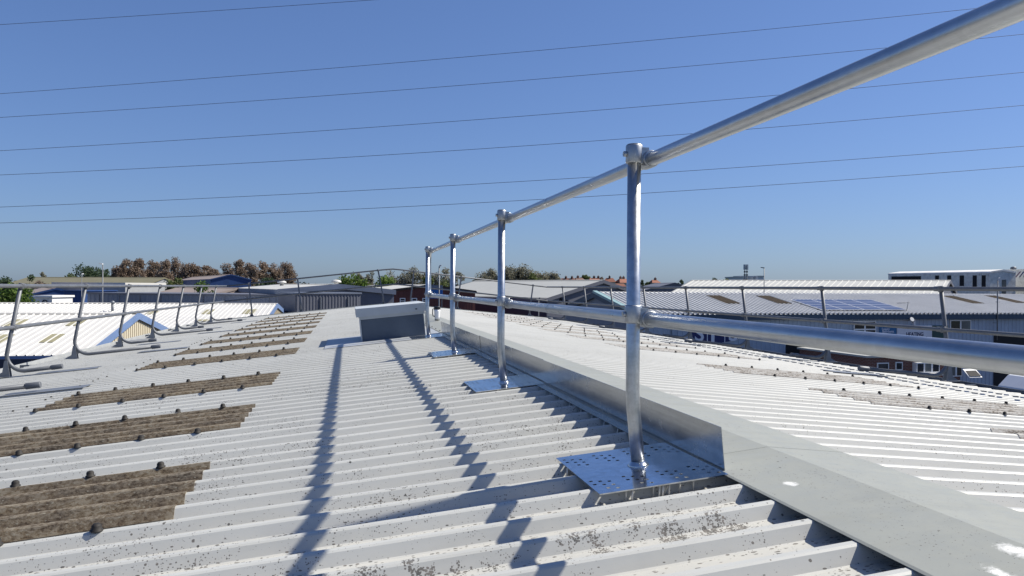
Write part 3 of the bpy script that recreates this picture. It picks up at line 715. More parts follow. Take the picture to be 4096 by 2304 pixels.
# dish, aerial, mast on the trade unit
def b1pt(p): return Vector((16, 41.6, GZ))+dirx*p.x+diry*p.y+Vector((0, 0, p.z))
d = thing('satellite_dish', 'small white satellite dish on the trade unit wall below the solar array', 'dish', b1pt(b1wall(3630, 1277)+Vector((0, -.34, 0))), A1)
MB().tube([(0, 0, 0), (0, -.03, .01), (0, -.05, .02)], [.07, .135, .14], 20).build('reflector', 'lamp', d); MB().tube([(0, .34, -.1), (0, .02, 0)], .02, 8).build('arm', 'pole', d); MB().tube([(0, -.05, -.2), (0, -.30, -.05)], .012, 6).build('feed_arm', 'pole', d)
p = b1roof(3625, 1249)
d = thing('tv_aerial', 'thin tilted television aerial at the corner of the solar array', 'aerial', b1pt(p), A1)
MB().tube([(0, 0, 0), (.16, 0, .68)], .018, 6).build('mast', 'pole', d); MB().tube([(.20, 0, .60), (-.75, -.1, .56)], .012, 6).build('boom', 'pole', d)
for k in range(9): x = .15-.1*k; MB().tube([(x, -.13, .60), (x, .13, .60)], .006, 5).build('element', 'pole', d)
p = b1wall(3973, 1335)
d = thing('mast', 'tall thin mast with pale round disc fixed to the trade unit wall', 'mast', b1pt(p+Vector((0, -.3, 0))), A1)
H_ = (1335-1118)/3120*50.
MB().tube([(0, 0, -.4), (0, 0, H_)], .035, 8).build('pole', 'pole', d); MB().tube([(.13, -.05, H_-.02), (.13, -.02, H_-.02), (.13, 0, H_-.02)], [.14, .15, .12], 16).build('disc', 'lamp', d)
MB().tube([(-.35, 0, .15*H_/.4*.55), (.04, 0, .15*H_/.4*.55)], .015, 6).build('wall_stay', 'pole', d); MB().tube([(-.15, 0, .59*H_), (.2, 0, .59*H_)], .02, 6).build('cross_arm', 'pole', d)

# --- brick office in front of it, parked van
O = px(3470, 1160, 38.6); bo = thing('brick_office', 'low red-brick office with white framed windows beyond the right gutter', 'building', (O.x, O.y, GZ), A1)
top = -3.36-GZ
MB().box((0, 0, 0), (5.6, 5.5, top)).build('wall', 'brick', bo); MB().box((-.1, -.1, top+.002), (5.7, 5.6, top+.10)).build('roof', 'greyroof', bo)
bp = Vector((O.x, O.y, GZ))
def bwall(u, v): return loc(bo, hit(u, v, bp, wn))
def bwin(u0_, v0, u1_, v1, n, out=0.):
    p, q = bwall(u0_, v0), bwall(u1_, v1); f = MB().box((p.x, -out-.05, q.z), (q.x, -.002, p.z)).build('window', 'frame', bo); wd = (q.x-p.x)/n
    for k in range(n): MB().box((p.x+k*wd+.05, -out-.056, q.z+.05), (p.x+(k+1)*wd-.05, -out-.051, p.z-.05)).build('pane', 'glass' if (k+n) % 2 else 'glassb', f)
    return p, q
bwin(3507, 1451, 3553, 1480, 1); bwin(3580, 1448, 3608, 1480, 1)
p, q = bwin(3649, 1449, 3740, 1487, 3, .25); MB().box((p.x-.1, -.55, q.z-.12), (q.x+.1, -.003, q.z-.01)).build('bay_sill', 'frame', bo)
bwin(3797, 1464, 3846, 1505, 2)
p, q = bwall(3850, 1478), bwall(3900, 1506); f = MB().prism([(p.x, -.05, p.z), (q.x, -.05, p.z), (q.x+.08, -.38, q.z), (p.x+.08, -.38, q.z)], (0, .03, .02)).build('open_casement', 'frame', bo)
MB().prism([(p.x+.06, -.085, p.z-.05), (q.x-.05, -.085, p.z-.05), (q.x+.03, -.36, q.z+.06), (p.x+.13, -.36, q.z+.06)], (0, -.01, 0)).build('pane', 'dark', f)
O = px(3935, 1160, 35.); vn = thing('van', 'white high-roof van parked beyond the right gutter', 'van', (O.x, O.y-.4, GZ), A1)
m = MB(); prof = [(0, .35), (0, .95), (.25, 1.12), (.95, 1.25), (1.50, 2.15), (2.05, 2.62), (2.6, 2.72), (5.6, 2.72), (5.75, 2.6), (5.8, .35)]
m.prism([(x, -1., z) for x, z in prof], (0, 2., 0)); m.build('body', 'vanw', vn)
MB().prism([(1.0, -.9, 1.32), (1.47, -.9, 2.08), (1.44, -.9, 2.10), (.97, -.9, 1.34)], (0, 1.8, 0)).build('windscreen', 'glass', vn)
MB().prism([(1.25, -1.006, 1.35), (2.1, -1.006, 1.35), (2.1, -1.006, 2.05), (1.65, -1.006, 2.05)], (0, .004, 0)).build('side_window', 'glass', vn)
MB().box((1.18, -1.2, 1.35), (1.3, -1.01, 1.62)).build('wing_mirror', 'cupb', vn)
for x in (1.0, 4.6):
    for y_ in (-1.02, .80): MB().tube([(x, y_, .34), (x, y_+.22, .34)], .34, 20).build('wheel', 'tyre', vn)

# --- large pale roofs beyond
def from_ridge(name, label, near, far, ze_drop, hw, side, **kw):
    """near, far = ridge end points; side = +1 if the visible slope lies left of near->far"""
    a = math.atan2(far.y-near.y, far.x-near.x); L = (Vector((far.x, far.y))-Vector((near.x, near.y))).length
    o = Vector((near.x, near.y, 0))-Vector((-math.sin(a), math.cos(a), 0))*hw
    return gable(name, label, (o.x, o.y), a, L, hw, (near.z+far.z)/2-ze_drop, (near.z+far.z)/2, **kw)
from_ridge('warehouse', 'large slate-walled warehouse with plain pale grey roof, gable towards the right', px(2409, 1121, 100), px(1906, 1123, 125), 2.25, 8.8, 1, wall='navy', roof='greyroof', fas='slate', gablemat='slate', oh=.3, fd=.4)
from_ridge('warehouse', 'long warehouse with weathered off-white roof behind the trade unit', px(3794, 1119, 108), px(2774, 1123, 130), 2.3, 9.5, 1, wall='slate', roof='whited', fas='slate', gablemat='slate', rp=.9, rd=.05, rw=(.22, .12), oh=.3, fd=.35)
dg_ = from_ridge('workshop', 'dark slate gabled workshop with white roof and two roof ventilators', px(1352, 1139, 84), px(1120, 1136, 118), .58, 6.1, 1, wall='navyg', roof='whited', fas='navyg', gablemat='slate', wp=.0, oh=.25, fd=.5)
for u, v, dd in ((1127, 1135, 105), (1345, 1133, 96)):
    p = px(u, v, dd); lp = loc(dg_, p)
    MB().lathe([(.25, -.45), (.25, .05), (.62, .10), (.58, .28), (.30, .42), (.05, .45)], (lp.x, lp.y, lp.z), 14).build('roof_ventilator', 'white', dg_)
p = px(1183, 1235, 76); q = px(1442, 1235, 80)
an = math.atan2(q.y-p.y, q.x-p.x); ax = thing('clad_annexe', 'dark ribbed-metal flat annexe in front of the slate workshop', 'building', (p.x, p.y, GZ), an)
hh = px(1183, 1176, 76).z-GZ; Lq = (Vector((q.x, q.y))-Vector((p.x, p.y))).length
ribbed((0, 0, 0), (1, 0, 0), (0, 0, 1), Lq, hh, .33, .5, .3, .04).build('wall', 'slate', ax); MB().box((-.02, .05, 0), (Lq, 5, hh-.05)).build('side_wall', 'slate', ax); MB().box((-.1, -.1, hh+.002), (Lq+.1, 5.1, hh+.16)).build('parapet', 'navyg', ax)
for k, x in enumerate((2.6, 6.0)): MB().box((Lq*(.37+.43*k)-.05, -.14, 0), (Lq*(.37+.43*k)+.05, -.045, hh-.3)).build('downpipe', 'oldp', ax)
rb = from_ridge('clad_unit', 'red-brown ribbed clad unit with off-white roof and small white windows', px(1722, 1143, 92), px(1500, 1137, 128), .70, 5.4, 1, wall='redbr', roof='whited', fas='dark', gablemat='redbr', oh=.2, fd=.22)
rp_ = px(1640, 1190, 88); 
a = rb.rotation_euler.z
gx = Vector((math.cos(a), math.sin(a), 0))
def rwall(u, v): return loc(rb, hit(u, v, Vector((rb.location.x, rb.location.y, 0)), -gx))
for u in (1552, 1599, 1646, 1689):
    p, q = rwall(u, 1192), rwall(u+22, 1212)
    f = MB().box((-.06, min(p.y, q.y), q.z), (-.002, max(p.y, q.y), p.z)).build('window', 'frame', rb)
    y0_, y1_ = min(p.y, q.y)+.1, max(p.y, q.y)-.1
    MB().box((-.068, y0_, (p.z+q.z)/2), (-.061, y1_, p.z-.1)).build('pane', 'glass', f); MB().box((-.068, y0_, q.z+.08), (-.061, y1_, (p.z+q.z)/2-.08)).build('pane', 'glass', f)
p0_, p1_ = rwall(1545, 1200), rwall(1700, 1200); nrib = 34
for k in range(nrib):
    yy = .15+k*10.5/nrib; zt_ = 6.5+rb.location.z*0+(( -.70)+0)-0
    top = (px(1722, 1143, 92).z-.70-GZ)+.70*(1-abs(yy-5.4)/5.4)-.25
    MB().box((-.035, yy, 0), (-.001, yy+.09, top)).build('cladding_rib', 'redbr', rb)
sg = px(1738, 1172, 86); s_ = thing('blue_sign', 'bright blue sign board with white lettering by the red-brown unit', 'sign', sg, -YAW)
MB().box((-.9, 0, -.6), (.9, .06, .35)).build('board', 'signc', s_); text('lettering', 'COVE', .42, 'textw', s_, (-.05, -.008, -.22), (R(90), 0, 0)); MB().box((-.9, .005, .352), (.9, .055, .85)).build('header', 'navyg', s_)
for x in (-.8, .8): MB().box((x-.05, .07, GZ-sg.z), (x+.05, .17, .8)).build('leg', 'pole', s_)

# --- left: white ribbed double unit with blue verges
lw = gable('white_roof_unit', 'front white ribbed-roof unit with light blue verges and cream gable', (-11.9, 39.3), math.pi, 38, 9.2, -3.24, -1.66, 'navy', 'white', 'fasb', .667, .42, .15, .05, (.20, .09), gablemat='cream', fd=.42) if False else None
def wing(name, label, xg, ye, L, hw, ze, zr_, xs_rl):
    """ridge along X, gable facing +X at xg, near eave at ye"""
    t = gable(name, label, (xg-L, ye), 0, L, hw, ze, zr_, 'wallg', 'white', 'fasb', .36, .42, .15, .045, (.24, .10), gablemat='cream', fd=.34)
    up = Vector((0, hw, zr_-ze)).normalized(); nn = Vector((1, 0, 0)).cross(up); e = ze-GZ; global upl, nl
    for (ub, vb), (uc, vc), (ut, vt) in xs_rl:
        f = lambda u, v: loc(t, hit(u, v, Vector((xg, ye, ze)), nn))
        a_, b_, c_ = f(ub, vb), f(uc, vc), f(ut, vt); ln = (c_.y-a_.y)*math.hypot(hw, zr_-ze)/hw; cnt = max(2, round((b_.x-a_.x)/.36))
        for k in range(cnt):
            q_ = Vector((a_.x+(b_.x-a_.x)*k/cnt, a_.y, e+(zr_-ze)*a_.y/hw))
            MB().prism([q_+nn*.012, q_+Vector((.30, 0, 0))+nn*.012, q_+Vector((.30, 0, 0))+up*ln+nn*.012, q_+up*ln+nn*.012], nn*.02).build('rooflight', 'rl', t)
    return t
fu = wing('white_roof_unit', 'nearer white ribbed-roof unit with light blue verge and cream ribbed gable', -11.9, 39.3, 42, 9.2, -3.24, -1.66,
          [((156, 1371), (222, 1371), (200, 1338)), ((254, 1304), (322, 1303), (302, 1281)), ((4, 1306), (72, 1306), (51, 1279)), ((-60, 1373), (5, 1373), (-20, 1340))])
MB().box((0, -.30, 2.62), (42, -.22, 3.10)).build('eave_band', 'navy', fu)
for x in (27., 29.2, 33.4): f = MB().box((x, -.06, 1.3), (x+1.5, -.035, 2.4)).build('window', 'frame', fu); MB().box((x+.1, -.067, 1.4), (x+1.4, -.061, 2.3)).build('pane', 'glass', f)
MB().box((35.5, -.07, 0), (36.6, -.036, 2.55)).build('corner_panel', 'navy', fu)
ru = wing('white_roof_unit', 'farther white ribbed-roof unit with rooflights, light blue verge at its right end', -6.2, 58.2, 70, 14.0, -3.1, -1.62,
          [((800, 1257), (846, 1257), (813, 1239)), ((967, 1256), (1017, 1255), (978, 1238)), ((776, 1291), (830, 1290), (791, 1279)), ((578, 1258), (618, 1258), (590, 1246))])
fl_ = thing('flue', 'short dark metal flue pipe on the farther white roof', 'flue', px(450, 1245, 62)); MB().tube([(0, 0, -.4), (0, 0, .62)], .10, 10).build('pipe', 'pole', fl_); MB().lathe([(.12, .62), (.17, .66), (.14, .8), (.03, .84)], n=12).build('cowl', 'oldp', fl_)

# --- left: long grey wall building, blue sheds, olive roof
def boxb(name, label, uA, uB, vtop, dA, dB, deep, wall, roofm, lip=.12, wp=0):
    p, q = px(uA, 1150, dA), px(uB, 1150, dB); an = math.atan2(q.y-p.y, q.x-p.x); z1 = (px(uA, vtop, dA).z+px(uB, vtop, dB).z)/2
    t = thing(name, label, 'building', (p.x, p.y, GZ), an); L = (Vector((q.x, q.y))-Vector((p.x, p.y))).length; h = z1-GZ
    if wp: ribbed((0, 0, 0), (1, 0, 0), (0, 0, 1), L, h-.1, wp, .5, .3, .04).build('wall_cladding', wall, t)
    MB().box((0, .08, 0), (L, deep, h-.1)).build('wall', wall, t); MB().box((-.15, -.15, h-.098), (L+.15, deep+.15, h+lip)).build('roof', roofm, t)
    return t, L, h
gw, L_, h_ = boxb('grey_shed', 'long plain blue-grey shed wall behind the white roofs on the left', 350, 1114, 1176, 88, 82, 12, 'navyg', 'slate', .05, .6)
for k in range(9): MB().box((L_*(k+.6)/9, -.06, 0), (L_*(k+.6)/9+.07, -.001, h_-.2)).build('panel_joint', 'slate', gw)
bs = from_ridge('blue_shed', 'royal blue gabled shed with pale roof beyond the left guardrail', px(225, 1150, 108), px(180, 1150, 150), 1.0, 3.7, 1, wall='blue', roof='pink', fas='blue', gablemat='blue', oh=.1, fd=.2)
boxb('blue_block', 'plain royal blue block beside the white hut on the left', 256, 334, 1162, 96, 96, 8, 'blue', 'blue', .02, .5)
hut, L_, h_ = boxb('white_hut', 'small white hut with arched doorway in front of the blue shed', 136, 207, 1186, 84, 84, 4, 'frame', 'frame')
m = MB(); m.tube([(.95, -.05, 0), (.95, -.05, h_-.62)]+[Vector(q)+Vector((1.19, -.05, h_-.62)) for q in arc((0, 0, 0), (-.24, 0, 0), (0, 0, .24), 5)]+[Vector(q)+Vector((1.19, -.05, h_-.62)) for q in arc((0, 0, 0), (0, 0, .24), (.24, 0, 0), 5)]+[(1.43, -.05, 0)], .05, 6); m.build('door_arch', 'dark', hut)
boxb('white_strip_roof_shed', 'low shed with flat white roof just above the left guardrail', 212, 500, 1137, 120, 118, 10, 'wallg', 'white', .28)
from_ridge('olive_shed', 'long shed with olive-green roof below the brown poplars', px(656, 1111, 170), px(118, 1108, 182), 2.6, 9, 1, wall='wallg', roof='olive', fas='olive', oh=.2)
from_ridge('blue_gable_shed', 'dark blue gable-fronted shed with faded pinkish roof below the poplars', px(924, 1105, 138), px(770, 1103, 190), .85, 3.3, 1, wall='blue', roof='pink', fas='blue', gablemat='blue', oh=.15, fd=.15)
from_ridge('faded_roof_shed', 'low shed with faded pinkish-grey roof behind the grey shed', px(950, 1150, 112), px(720, 1152, 118), 1.2, 6, 1, wall='pink', roof='pink', fas='pink', oh=.1)

# --- far right: rounded white hall and white block with striped emblem
def hall():
    A, B = px(3960, 1120, 126), px(3553, 1120, 146); an = math.atan2(B.y-A.y, B.x-A.x)
    t = thing('white_hall', 'weathered white hall with rounded roof edge and tall dark windows at far right', 'building', (A.x, A.y, GZ), an)
    L = (Vector((A.x, A.y))-Vector((B.x, B.y))).length; W = 5.6; z = px(3960, 1086, 126).z-GZ
    # local x runs away to the left along the long wall; the far side (towards the trees) is local -y
    pf = [(0, 0), (0, z-.25), (-.06, z-.08), (-.2, z), (-W*.5, z+.32), (-W+.2, z), (-W+.06, z-.08), (-W, z-.25), (-W, 0)]
    MB().prism([(0, y_, zz) for y_, zz in pf], (L, 0, 0)).build('wall', 'dirtw', t)
    rf = [(.03, z-.22), (-.04, z-.04), (-.18, z+.05), (-W*.5, z+.38), (-W+.18, z+.05), (-W+.04, z-.04), (-W-.03, z-.22), (-W*.5, z+.1)]
    MB().prism([(-.12, y_, zz) for y_, zz in rf], (L+.24, 0, 0)).build('roof', 'dirtr', t)
    def hw_(u, v): return loc(t, hit(u, v, Vector((A.x, A.y, 0)), Vector((-math.sin(an), math.cos(an), 0))))
    for u0_, v0, u1_, v1 in ((3741, 1101.8, 3756, 1118), (3789, 1101.8, 3805, 1122), (3839, 1101.8, 3856, 1144), (3891, 1101.5, 3907, 1153), (3927, 1101, 3943, 1153)):
        p, q = hw_(u0_, v0), hw_(u1_, v1)
        MB().box((min(p.x, q.x), .001, q.z), (max(p.x, q.x), .03, p.z)).build('window', 'dark', t)
    p, q = hw_(3566, 1106), hw_(3684, 1121); MB().box((min(p.x, q.x), .001, q.z), (max(p.x, q.x), .03, p.z)).build('opening', 'dark', t)
    for k in range(11):
        x = .2+k*.17; MB().box((x, .001, z-.3-rnd.uniform(.15, .55)), (x+.05, .012, z-.3)).build('stain_streak', 'pole', t) if k % 2 == 0 else None
    # end window
    MB().box((-.03, -W*.62, 5.0), (-.001, -W*.46, z-1.3)).build('end_window', 'glassb', t)
    return t
hall()
A, B = px(4019, 1120, 134), px(4330, 1120, 119); an = math.atan2(B.y-A.y, B.x-A.x); z = px(4019, 1081, 134).z-GZ
wb = thing('white_block', 'plain pale block with slanted purple and navy stripe emblem at the right edge', 'building', (A.x, A.y, GZ), an)
MB().box((0, 0, 0), (15, 10, z)).build('wall', 'dirtw', wb); MB().box((-.05, -.05, z+.002), (15.05, 10.05, z+.12)).build('roof', 'dirtr', wb)
def wbp(u, v): return loc(wb, hit(u, v, Vector((A.x, A.y, 0)), Vector((math.sin(an), -math.cos(an), 0))))
for mat, ub, ut in (('purple', 4059, 4080), ('signn', 4075, 4093)):
    a_, b_ = wbp(ub, 1109.5), wbp(ut, 1086); wd = .29
    MB().prism([(a_.x, -.02, a_.z), (a_.x+wd, -.02, a_.z), (b_.x+wd, -.02, b_.z), (b_.x, -.02, b_.z)], (0, .018, 0)).build('emblem_stripe', mat, wb)
q = wbp(4098, 1104); text('lettering', 'e', .85, 'textn', wb, (q.x, -.012, q.z), (R(90), 0, 0))
p = wbp(4037, 1080); MB().lathe([(.37, 0), (.5, .17), (.45, .37), (.17, .5)], (p.x, .8, z+.12), 10).build('roof_ventilator', 'pole', wb)

# ------------------------------------------------------------------ lamp posts and masts
def lamp(name, label, u, vtop, dep, arm, heads=1, hm='lamp', r=.06):
    p = px(u, vtop, dep); t = thing(name, label, 'lamp post', (p.x, p.y, GZ), -YAW); h = p.z-GZ
    MB().tube([(0, 0, 0), (0, 0, h*.4), (0, 0, h)], [r*1.25, r, r*.8], 10).build('pole', 'pole', t)
    for k in range(heads):
        x = arm if heads == 1 else arm*(k*2-1)
        m = MB(); m.prism([(0, -.1, h-.02), (x, -.09, h+.06), (x, -.09, h+.14), (0, -.1, h+.10)], (0, .2, 0)); m.build('lamp_head', hm, t)
    return t
lamp('lamp_post', 'lamp post with short bent head standing left of the poplars', 411, 1058, 72, -.32)
lamp('lamp_post', 'thin plain pole left of the taller left lamp post', 327, 1099, 74, .12, r=.035)
lamp('lamp_post', 'lamp post with round pale head seen between the ridge guardrail posts', 1757, 1066, 64, .2)
lamp('lamp_post', 'lamp post with flat head rising behind the trade unit roof', 3057, 1073, 96, -.42, hm='pole')
t = lamp('lamp_post', 'pole carrying twin floodlights in front of the slate warehouse', 2155, 1196, 62, .10, hm='pole', r=.035)
for k in (-.25, .25): MB().box((k-.13, -.1, 5.55), (k+.13, .1, 5.95)).build('floodlight', 'dark', t, rot=(0, .35, 0))
for u, lab in ((2979, 'left of the two slim telecom masts on the skyline'), (2988, 'right of the two slim telecom masts on the skyline')):
    p = px(u, 1062, 300); t = thing('telecom_mast', lab, 'mast', (p.x, p.y, GZ), 0, 'telecom masts'); h = p.z-GZ
    MB().tube([(0, 0, 0), (0, 0, h)], [.22, .15], 8).build('pole', 'pole', t)
    for k in range(3):
        a = k*2.1; MB().box((.35*math.cos(a)-.14, .35*math.sin(a)-.15, h-1.6), (.35*math.cos(a)+.14, .35*math.sin(a)+.15, h+.4)).build('antenna_panel', 'farb' if k else 'lamp', t)
    for zz in (h-2.4, h-3.6): MB().box((-.28, -.25, zz-.3), (.28, .25, zz+.3)).build('radio_unit', 'pole', t)

# ------------------------------------------------------------------ power lines
WIRES = [(98.6, -40, None), (375, 211.5, 14), (470, 325, 136.5), (603, 468, 289), (700, 587, 421), (828.5, 728, 585), (892, 804, 665)]
ordn = ['highest', 'second highest', 'third highest', 'middle', 'third lowest', 'second lowest', 'lowest']
for i, (a, b, c_) in enumerate(WIRES):
    if c_ is None: c_ = -200
    pts = []
    for k in range(33):
        u = -1400+k*7000/32; s = u/2048.; v = a+(-3*a+4*b-c_)/2*s+(a-2*b+c_)/2*s*s
        pts.append(px(u, v, 62))
    o = MB().tube([q-pts[16] for q in pts], .018, 5).build('power_line', 'wire', None, pts[16])
    tag(o, f'{ordn[i]} of the seven dark overhead wires crossing the sky', 'wire', 'overhead wires')

# ------------------------------------------------------------------ trees, shrubs
def leaf_tree(name, label, base, h, cw, leafmat, barkmat='bark', n=500, ls=.35, c0=.35, shape='oval', seed=0, clumps=14, cat='tree', group=None, gap=.0, limbs=7):
    q = random.Random(seed); t = thing(name, label, cat, base, q.uniform(0, 6), group)
    m = MB(); z0 = h*c0; cz = (h+z0)/2; ry = (h-z0)/2
    tr = max(.06, h*.014)
    m.tube([(0, 0, -.3), (q.uniform(-.1, .1), 0, z0), (q.uniform(-.2, .2), q.uniform(-.2, .2), h*.86)], [tr, tr*.75, tr*.2], 7)
    cl = []
    for k in range(clumps):
        for _ in range(30):
            x, y_, z_ = (q.uniform(-1, 1) for _ in range(3))
            d = x*x+y_*y_+z_*z_
            if d < 1 and d > .12: break
        wz = 1.
        if shape == 'poplar': wz = .62+.38*math.sqrt(max(0, 1-((z_-.25)/1.3)**2))
        if shape == 'bush':
            z_ = q.uniform(-1, 1); wz = 1.; a_ = q.uniform(0, 6.3); rr_ = math.sqrt(q.uniform(.05, 1))*(1 if z_ < .5 else math.sqrt(max(.05, 1-((z_-.5)/.5)**2)))
            x, y_ = rr_*math.cos(a_), rr_*math.sin(a_)
        cl.append(Vector((x*cw*.5*wz*.85, y_*cw*.5*wz*.85, cz+z_*ry*.88)))
    for k in range(limbs):
        e = cl[k % len(cl)]; s = Vector((0, 0, max(.2, min(z0*1.05, e.z-.25*abs(e.z-z0)-.2))))
        mid = s.lerp(e, .55)+Vector((q.uniform(-.2, .2), q.uniform(-.2, .2), -.1*h*.1)); m.tube([s, mid, e], [tr*.5, tr*.3, tr*.1], 5)
    m.build('trunk', barkmat, t)
    lf = MB(); cr = cw*.5*(.42 if shape != 'bush' else .40)
    for k in range(n):
        c = cl[q.randrange(len(cl))]
        while True:
            d = Vector((q.gauss(0, .5), q.gauss(0, .5), q.gauss(0, .55)))
            if d.length < 1.15: break
        p = c+d*cr*(1.1 if shape == 'poplar' else 1.)
        if p.z < .05: p.z = abs(p.z)
        a = Vector((q.gauss(0, 1), q.gauss(0, 1), q.gauss(0, 1))).normalized(); b = a.orthogonal().normalized(); c2 = a.cross(b); s = ls*q.uniform(.6, 1.3)
        lf.add([p+b*s*.55, p+c2*s*.42, p-b*s*.55, p-c2*s*.42], [(0, 1, 2, 3)])
    lf.build('crown', leafmat, t); return t
nums = ['first', 'second', 'third', 'fourth', 'fifth', 'sixth', 'seventh', 'eighth', 'ninth', 'tenth', 'eleventh', 'twelfth', 'thirteenth', 'fourteenth', 'fifteenth', 'sixteenth', 'seventeenth']
pop = [(478, 1037, 50), (507, 1031, 58), (556, 1031, 54), (612, 1025, 54), (661, 1032, 56), (708, 1024, 60), (757, 1038, 62), (800, 1060, 48), (829, 1050, 44), (852, 1050, 46), (910, 1039, 58), (962, 1034, 56), (1004, 1038, 58), (1050, 1043, 54), (1098, 1040, 58), (1146, 1044, 62)]
for i, (u, v, wpx) in enumerate(pop):
    dep = 200+rnd.uniform(-6, 6); p = px(u, v, dep)
    leaf_tree('poplar_tree', f'{nums[i]} tree from the left in the row of brown-leaved poplars', (p.x, p.y, GZ), p.z-GZ, wpx*dep/3120*1.12, 'fpop', 'barkp', 5200, .32, .24, 'poplar', 100+i, 34, 'tree', 'brown poplars', limbs=10)
def bush(label, u, v, wpx, dep, mat, n=700, ls=.3, seed=1, name='shrub', shape='bush', c0=.0, hfix=None, clumps=16, cat='shrub', bark='bark'):
    p = px(u, v, dep); h = p.z-GZ if hfix is None else hfix
    return leaf_tree(name, label, (p.x, p.y, p.z-h), h, wpx*dep/3120*1.15, mat, bark, int(n*2.4), ls*.95, c0, shape, seed, clumps, cat)
bush('large bright green bush in front of the blue shed at the far left', 62, 1152, 150, 78, 'fgrn', 2600, .26, 11, clumps=34)
bush('dark green bush on the left skyline cut by the frame edge', 12, 1103, 90, 170, 'fdark', 900, .4, 12)
bush('rounded dark bush just left of the olive roof', 120, 1098, 60, 175, 'fdark', 800, .4, 13)
bush('small greyish tree above the left end of the olive roof', 174, 1085, 34, 230, 'fair', 500, .4, 14, 'small_tree', 'oval', .3, cat='tree')
bush('red-brown shrub growing over the left end of the olive roof', 168, 1116, 66, 164, 'fpop', 700, .35, 15)
bush('round mid-green tree left of the dark conifers', 257, 1080, 78, 190, 'fmid', 900, .4, 16, 'small_tree', 'oval', .2, cat='tree')
bush('left dark green conifer behind the olive roof', 322, 1066, 108, 210, 'fdark', 1400, .42, 17, 'conifer', 'oval', .1, cat='tree')
bush('right dark green conifer beside the left lamp post', 388, 1054, 93, 212, 'fdark', 1400, .42, 18, 'conifer', 'oval', .1, cat='tree')
bush('slim dark conifer between the lamp post and the poplars', 437, 1066, 45, 215, 'fdark', 700, .4, 19, 'conifer', 'oval', .1, cat='tree')
bush('olive green bush between the olive shed and the blue gable shed', 690, 1108, 80, 150, 'fmid', 900, .35, 20)
bush('bright green bush in front of the faded roof shed', 815, 1133, 105, 100, 'fgrn', 1500, .26, 21)
bush('dark green hedge bush right of the blue gable shed', 1075, 1115, 90, 150, 'fdark', 1000, .35, 22)
bush('big bright green bush behind the slate workshop, left of the gable peak', 1413, 1092, 108, 112, 'fgrn', 2400, .3, 23, clumps=30)
bush('lower bright green bush right of the big one behind the workshop', 1528, 1106, 118, 112, 'fgrn', 1900, .3, 24, clumps=26)
bush('dark green bush right of the end post behind the red-brown unit', 1712, 1094, 60, 130, 'fmid', 1000, .32, 25, clumps=20)
bush('low green hedge below the thin trees behind the red-brown unit', 1775, 1126, 110, 134, 'fmid', 900, .3, 26)
airy = [(1432, 1076, 34), (1476, 1072, 34), (1572, 1074, 60), (1620, 1068, 62), (1655, 1066, 50), (1688, 1080, 44), (1738, 1072, 46), (1785, 1072, 52), (1832, 1073, 42)]
for i, (u, v, wpx) in enumerate(airy):
    dep = 165; p = px(u, v, dep)
    leaf_tree('thin_tree', f'{nums[i]} from the left of the thin trees behind the far gable peak', (p.x, p.y, GZ), p.z-GZ, wpx*dep/3120*1.5, 'fair', 'barkp', 2000, .27, .36, 'oval', 200+i, 18, 'tree', 'thin trees behind the gable', limbs=12)
gro = [(1930, 1085, 54), (1965, 1072, 52), (2010, 1070, 56), (2056, 1064, 60), (2102, 1063, 60), (2150, 1072, 56), (2192, 1078, 56), (2212, 1086, 34)]
for i, (u, v, wpx) in enumerate(gro):
    dep = 185; p = px(u, v, dep)
    leaf_tree('grove_tree', f'{nums[i]} tree from the left in the grove above the pale grey roof', (p.x, p.y, GZ), p.z-GZ, wpx*dep/3120*1.7, 'fair', 'bark', 5200, .29, .36, 'oval', 300+i, 26, 'tree', 'grove behind the warehouse', limbs=10)
bush('yellow-green bush at the foot of the grove above the pale grey roof', 2140, 1094, 78, 178, 'fmid', 1100, .34, 40)
# far right vegetation
bush('round green tree among the red-roofed houses', 2345, 1094, 34, 330, 'fmid', 900, .55, 41, 'small_tree', 'oval', .2, hfix=9, cat='tree')
bush('bare brownish tree beside the middle red roofs', 2405, 1105, 20, 330, 'fpop', 500, .45, 42, 'small_tree', 'oval', .3, hfix=7, cat='tree')
for i, (u, v, wpx, mat) in enumerate([(2566, 1114, 22, 'fdark'), (2587, 1113, 24, 'fdark'), (2590, 1128, 46, 'fmid'), (2642, 1113, 26, 'fdark'), (2722, 1116, 28, 'fdark'), (2748, 1121, 18, 'fdark'), (2768, 1113, 20, 'fdark'), (2800, 1117, 34, 'fdark'), (2840, 1109, 34, 'fdark'), (2868, 1106, 36, 'fdark'), (2908, 1110, 44, 'fmid')]):
    bush(f'{nums[i]} small tree from the left along the skyline right of the near post', u, v, wpx, 300, mat, 600, .5, 60+i, 'small_tree', 'oval', .1, hfix=8, cat='tree')
# distant woodland band
q = random.Random(5); m = MB()
for k in range(9000):
    u = q.uniform(-700, 5000); dep = q.uniform(640, 780); zt_ = 1.5+2.2*(.5+.5*math.sin(u*.011)*math.sin(u*.037+1))+q.uniform(-1.5, .5)
    p = px(u, 1150, dep); p.z = q.uniform(-6, zt_); s = q.uniform(1., 2.4)
    a = Vector((q.gauss(0, 1), q.gauss(0, 1), q.gauss(0, 1))).normalized(); b = a.orthogonal().normalized(); c2 = a.cross(b)
    m.add([p+b*s*.6, p+c2*s*.45, p-b*s*.6, p-c2*s*.45], [(0, 1, 2, 3)])
o = m.build('distant_woodland', 'far'); o['kind'] = 'stuff'; tag(o, 'hazy strip of distant woodland along the horizon', 'woodland')

